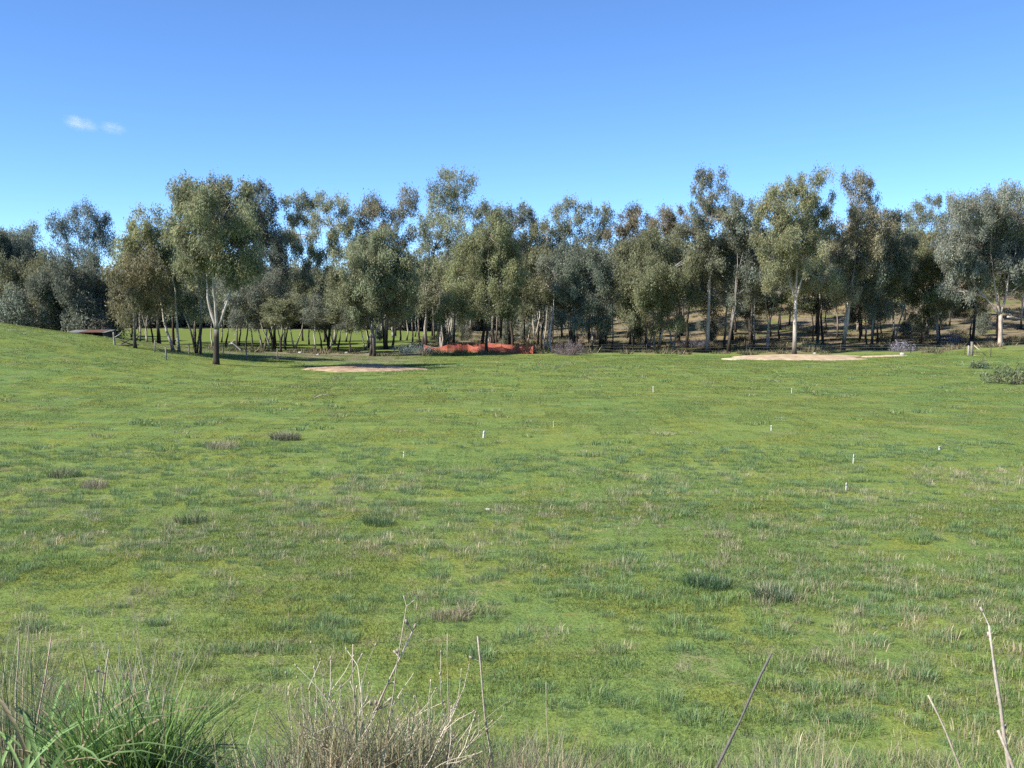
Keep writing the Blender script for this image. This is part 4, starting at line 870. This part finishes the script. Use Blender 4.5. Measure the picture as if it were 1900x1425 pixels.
# shed with a rusty roof behind the rise
q = at(168, 618, 104); b = np.array([q[0], 104, tz(q[0], 104)]); root = thing('small_shed', b, 'low open shed with a half grey, half rusty iron roof behind the grassy rise', 'shed')
hR = at(168, 612, 104)[2] - b[2]
def part(nm, mat, *boxes):
    m = MB(); [m.box(c_, s_) for c_, s_ in boxes]; return m.build(nm, mat, root)
part('back_wall', M_shedwall, ((0, 1.1, hR * 0.42), (3.5, 0.06, hR * 0.84)))
part('side_wall', M_shedwall, ((-1.75, 0, hR * 0.42), (0.06, 2.1, hR * 0.84))); part('side_wall', M_shedwall, ((1.75, 0, hR * 0.42), (0.06, 2.1, hR * 0.84)))
for xx in (-1.72, -0.5, 0.6, 1.72): part('post', M_dead if xx < 0 else M_wood, ((xx, -1.13, hR * 0.40), (0.1, 0.1, hR * 0.8)))
def roof(nm, mat, x0, x1, lift):
    m = MB(); nc = int((x1 - x0) / 0.075); xs_ = np.linspace(x0, x1, nc); zz = 0.022 * np.sin(np.arange(nc) * math.pi / 1.0 + 0.5) * np.where(np.arange(nc) % 2, 1, -1)
    A = np.stack([xs_, np.full(nc, -1.45), hR * 0.84 + zz + lift], 1); B = np.stack([xs_, np.full(nc, 1.3), hR + zz + lift], 1); i = np.arange(nc - 1)
    m.add(np.concatenate([A, B, A - [0, 0, 0.012], B - [0, 0, 0.012]]), np.concatenate([np.stack([i, i + 1, i + nc + 1, i + nc], 1), np.stack([i + 2 * nc, i + 3 * nc, i + 3 * nc + 1, i + 2 * nc + 1], 1)])); return m.build(nm, mat, root)
roof('roof_sheet', M_zinc, -1.95, -0.55, 0.0); roof('roof_sheet', M_rust, -0.6, 1.5, 0.02); roof('roof_sheet', M_zinc, 1.45, 2.0, 0.0)

# shrubs
def shrub(name, label, px, py, rx, rz, col, seed, n=40, L=0.22, W=0.07, stemcol=GREY, dens=26):
    b = ground(px, py); r_ = np.random.default_rng(seed); root = thing(name, b, label, 'shrub')
    u = r_.normal(size=(n, 3)); u /= np.linalg.norm(u, axis=1)[:, None]; u[:, 2] = np.abs(u[:, 2]) * 0.9 + 0.12
    C_ = u * np.array([rx, rx * 0.8, rz]) * (0.35 + 0.65 * r_.random((n, 1)) ** 0.5)
    V, F, C = leaf_cloud(r_, C_, None, dens, 0.17, L, W, col, 0.2); V[:, 2] = np.maximum(V[:, 2], 0.02)
    link('foliage', mesh_arrays('foliage', V, [F], M_leaf, C), root); m = MB()
    for c_ in C_: m.tube(bezier(np.array([c_[0] * 0.15, c_[1] * 0.15, -0.05]), c_, np.array([0, 0, 0.1]), 4), np.linspace(0.022, 0.008, 4), 4, stemcol, False)
    m.build('stems', M_bark, root, True); return root
shrub('twiggy_shrub', 'low rounded pinkish-grey twiggy shrub at the edge of the wood', 1056, 659, 1.9, 1.35, (0.100, 0.080, 0.066), 1, 60, 0.3, 0.035, np.array([0.25, 0.20, 0.17]))
shrub('shrub', 'olive green bush at the right edge of the field', 1878, 712, 2.0, 1.15, (0.075, 0.09, 0.034), 2, 60)
shrub('shrub', 'small dark weed left of the olive bush, near the strainer post', 1822, 684, 0.45, 0.4, (0.07, 0.09, 0.045), 3, 12)
shrub('shrub', 'tiny dark weed farther left of the olive bush', 1806, 684, 0.3, 0.3, (0.08, 0.10, 0.045), 4, 8)
shrub('shrub', 'blue-green low shrubs under the dense rounded tree', 770, 655, 2.6, 0.8, (0.085, 0.11, 0.085), 5, 50)
shrub('shrub', 'grey low bush behind the pale posts under the drooping trees at right', 1672, 652, 1.3, 1.0, (0.10, 0.095, 0.09), 6, 30)
shrub('shrub', 'dark green low bush in the shade behind the sand heap', 1520, 648, 2.2, 0.7, (0.05, 0.085, 0.05), 7, 40)
shrub('shrub', 'grey-black bushy scrub left of the big spreading tree', 1765, 640, 1.6, 1.3, (0.075, 0.07, 0.065), 8, 40)
shrub('shrub', 'low dark scrub at the foot of the broad drooping eucalypt', 1285, 645, 2.2, 0.9, (0.065, 0.06, 0.06), 9, 40)

# ------------------------------------------------------------------ clouds: two small wisps, real volumes far away
def cloud(name, label, px, py, D, sx_, sy_, sz_, tilt, dens, seed):
    c = at(px, py, D); me = bpy.data.meshes.new(name); import bmesh
    bm = bmesh.new(); bmesh.ops.create_icosphere(bm, subdivisions=3, radius=1.0); bm.to_mesh(me); bm.free()
    o = link(name, me, loc=c); o.scale = (sx_, sy_, sz_); o.rotation_euler = (0, tilt, 0)
    m = bpy.data.materials.new(name + '_vapour'); m.use_nodes = True; T_ = m.node_tree
    for n_ in list(T_.nodes): T_.nodes.remove(n_)
    out = T_.nodes.new('ShaderNodeOutputMaterial'); pv = T_.nodes.new('ShaderNodeVolumePrincipled'); tc = T_.nodes.new('ShaderNodeTexCoord')
    ln = T_.nodes.new('ShaderNodeVectorMath'); ln.operation = 'LENGTH'; T_.links.new(tc.outputs['Object'], ln.inputs[0])
    mr = T_.nodes.new('ShaderNodeMapRange'); mr.interpolation_type = 'SMOOTHSTEP'
    for i_, v in zip((1, 2, 3, 4), (1.0, 0.15, 0.0, 1.0)): mr.inputs[i_].default_value = v
    T_.links.new(ln.outputs['Value'], mr.inputs[0])
    nz = T_.nodes.new('ShaderNodeTexNoise'); nz.inputs['Scale'].default_value = 1.9; nz.inputs['Detail'].default_value = 4; nz.noise_dimensions = '4D'; nz.inputs['W'].default_value = seed
    T_.links.new(tc.outputs['Object'], nz.inputs['Vector'])
    m2 = T_.nodes.new('ShaderNodeMapRange'); 
    for i_, v in zip((1, 2, 3, 4), (0.38, 0.7, 0.0, 1.0)): m2.inputs[i_].default_value = v
    T_.links.new(nz.outputs['Fac'], m2.inputs[0])
    mu = T_.nodes.new('ShaderNodeMath'); mu.operation = 'MULTIPLY'; T_.links.new(mr.outputs[0], mu.inputs[0]); T_.links.new(m2.outputs[0], mu.inputs[1])
    m3 = T_.nodes.new('ShaderNodeMath'); m3.operation = 'MULTIPLY'; m3.inputs[1].default_value = dens; T_.links.new(mu.outputs[0], m3.inputs[0]); T_.links.new(m3.outputs[0], pv.inputs['Density'])
    pv.inputs['Color'].default_value = (1, 1, 1, 1); pv.inputs['Anisotropy'].default_value = 0.2
    T_.links.new(pv.outputs[0], out.inputs['Volume']); me.materials.append(m)
    return tag(o, label, 'cloud')
cloud('cloud', 'larger left wisp of white cloud in the upper left sky', 149, 229, 1500, 30, 26, 13, R(14), 0.028, 1.7)
cloud('cloud', 'smaller right wisp of white cloud in the upper left sky', 211, 238, 1500, 24, 20, 11, R(10), 0.024, 5.2)

# labels shared by several trees of one place are told apart by their order from left to right
same = {}
for o in scene.objects:
    if o.parent is None and o.type == 'EMPTY' and o.name.startswith('eucalyptus_tree'): same.setdefault(o['label'], []).append(o)
ORD = {2: ['left one', 'right one'], 3: ['left one', 'middle one', 'right one'], 4: ['leftmost', 'second left', 'third left', 'rightmost']}
for lab, os_ in same.items():
    if len(os_) < 2 or len(os_) > 4: continue
    os_.sort(key=lambda o: o.location.x / o.location.y)
    for o, wd in zip(os_, ORD[len(os_)]):
        new = f'{lab}, {wd}'
        for cut in (' in the wood', ' beyond the paddock', ' at the near edge of the paddock', ' in the dark thicket'):
            if len(new.split()) > 16: new = new.replace(cut, '')
        o['label'] = new
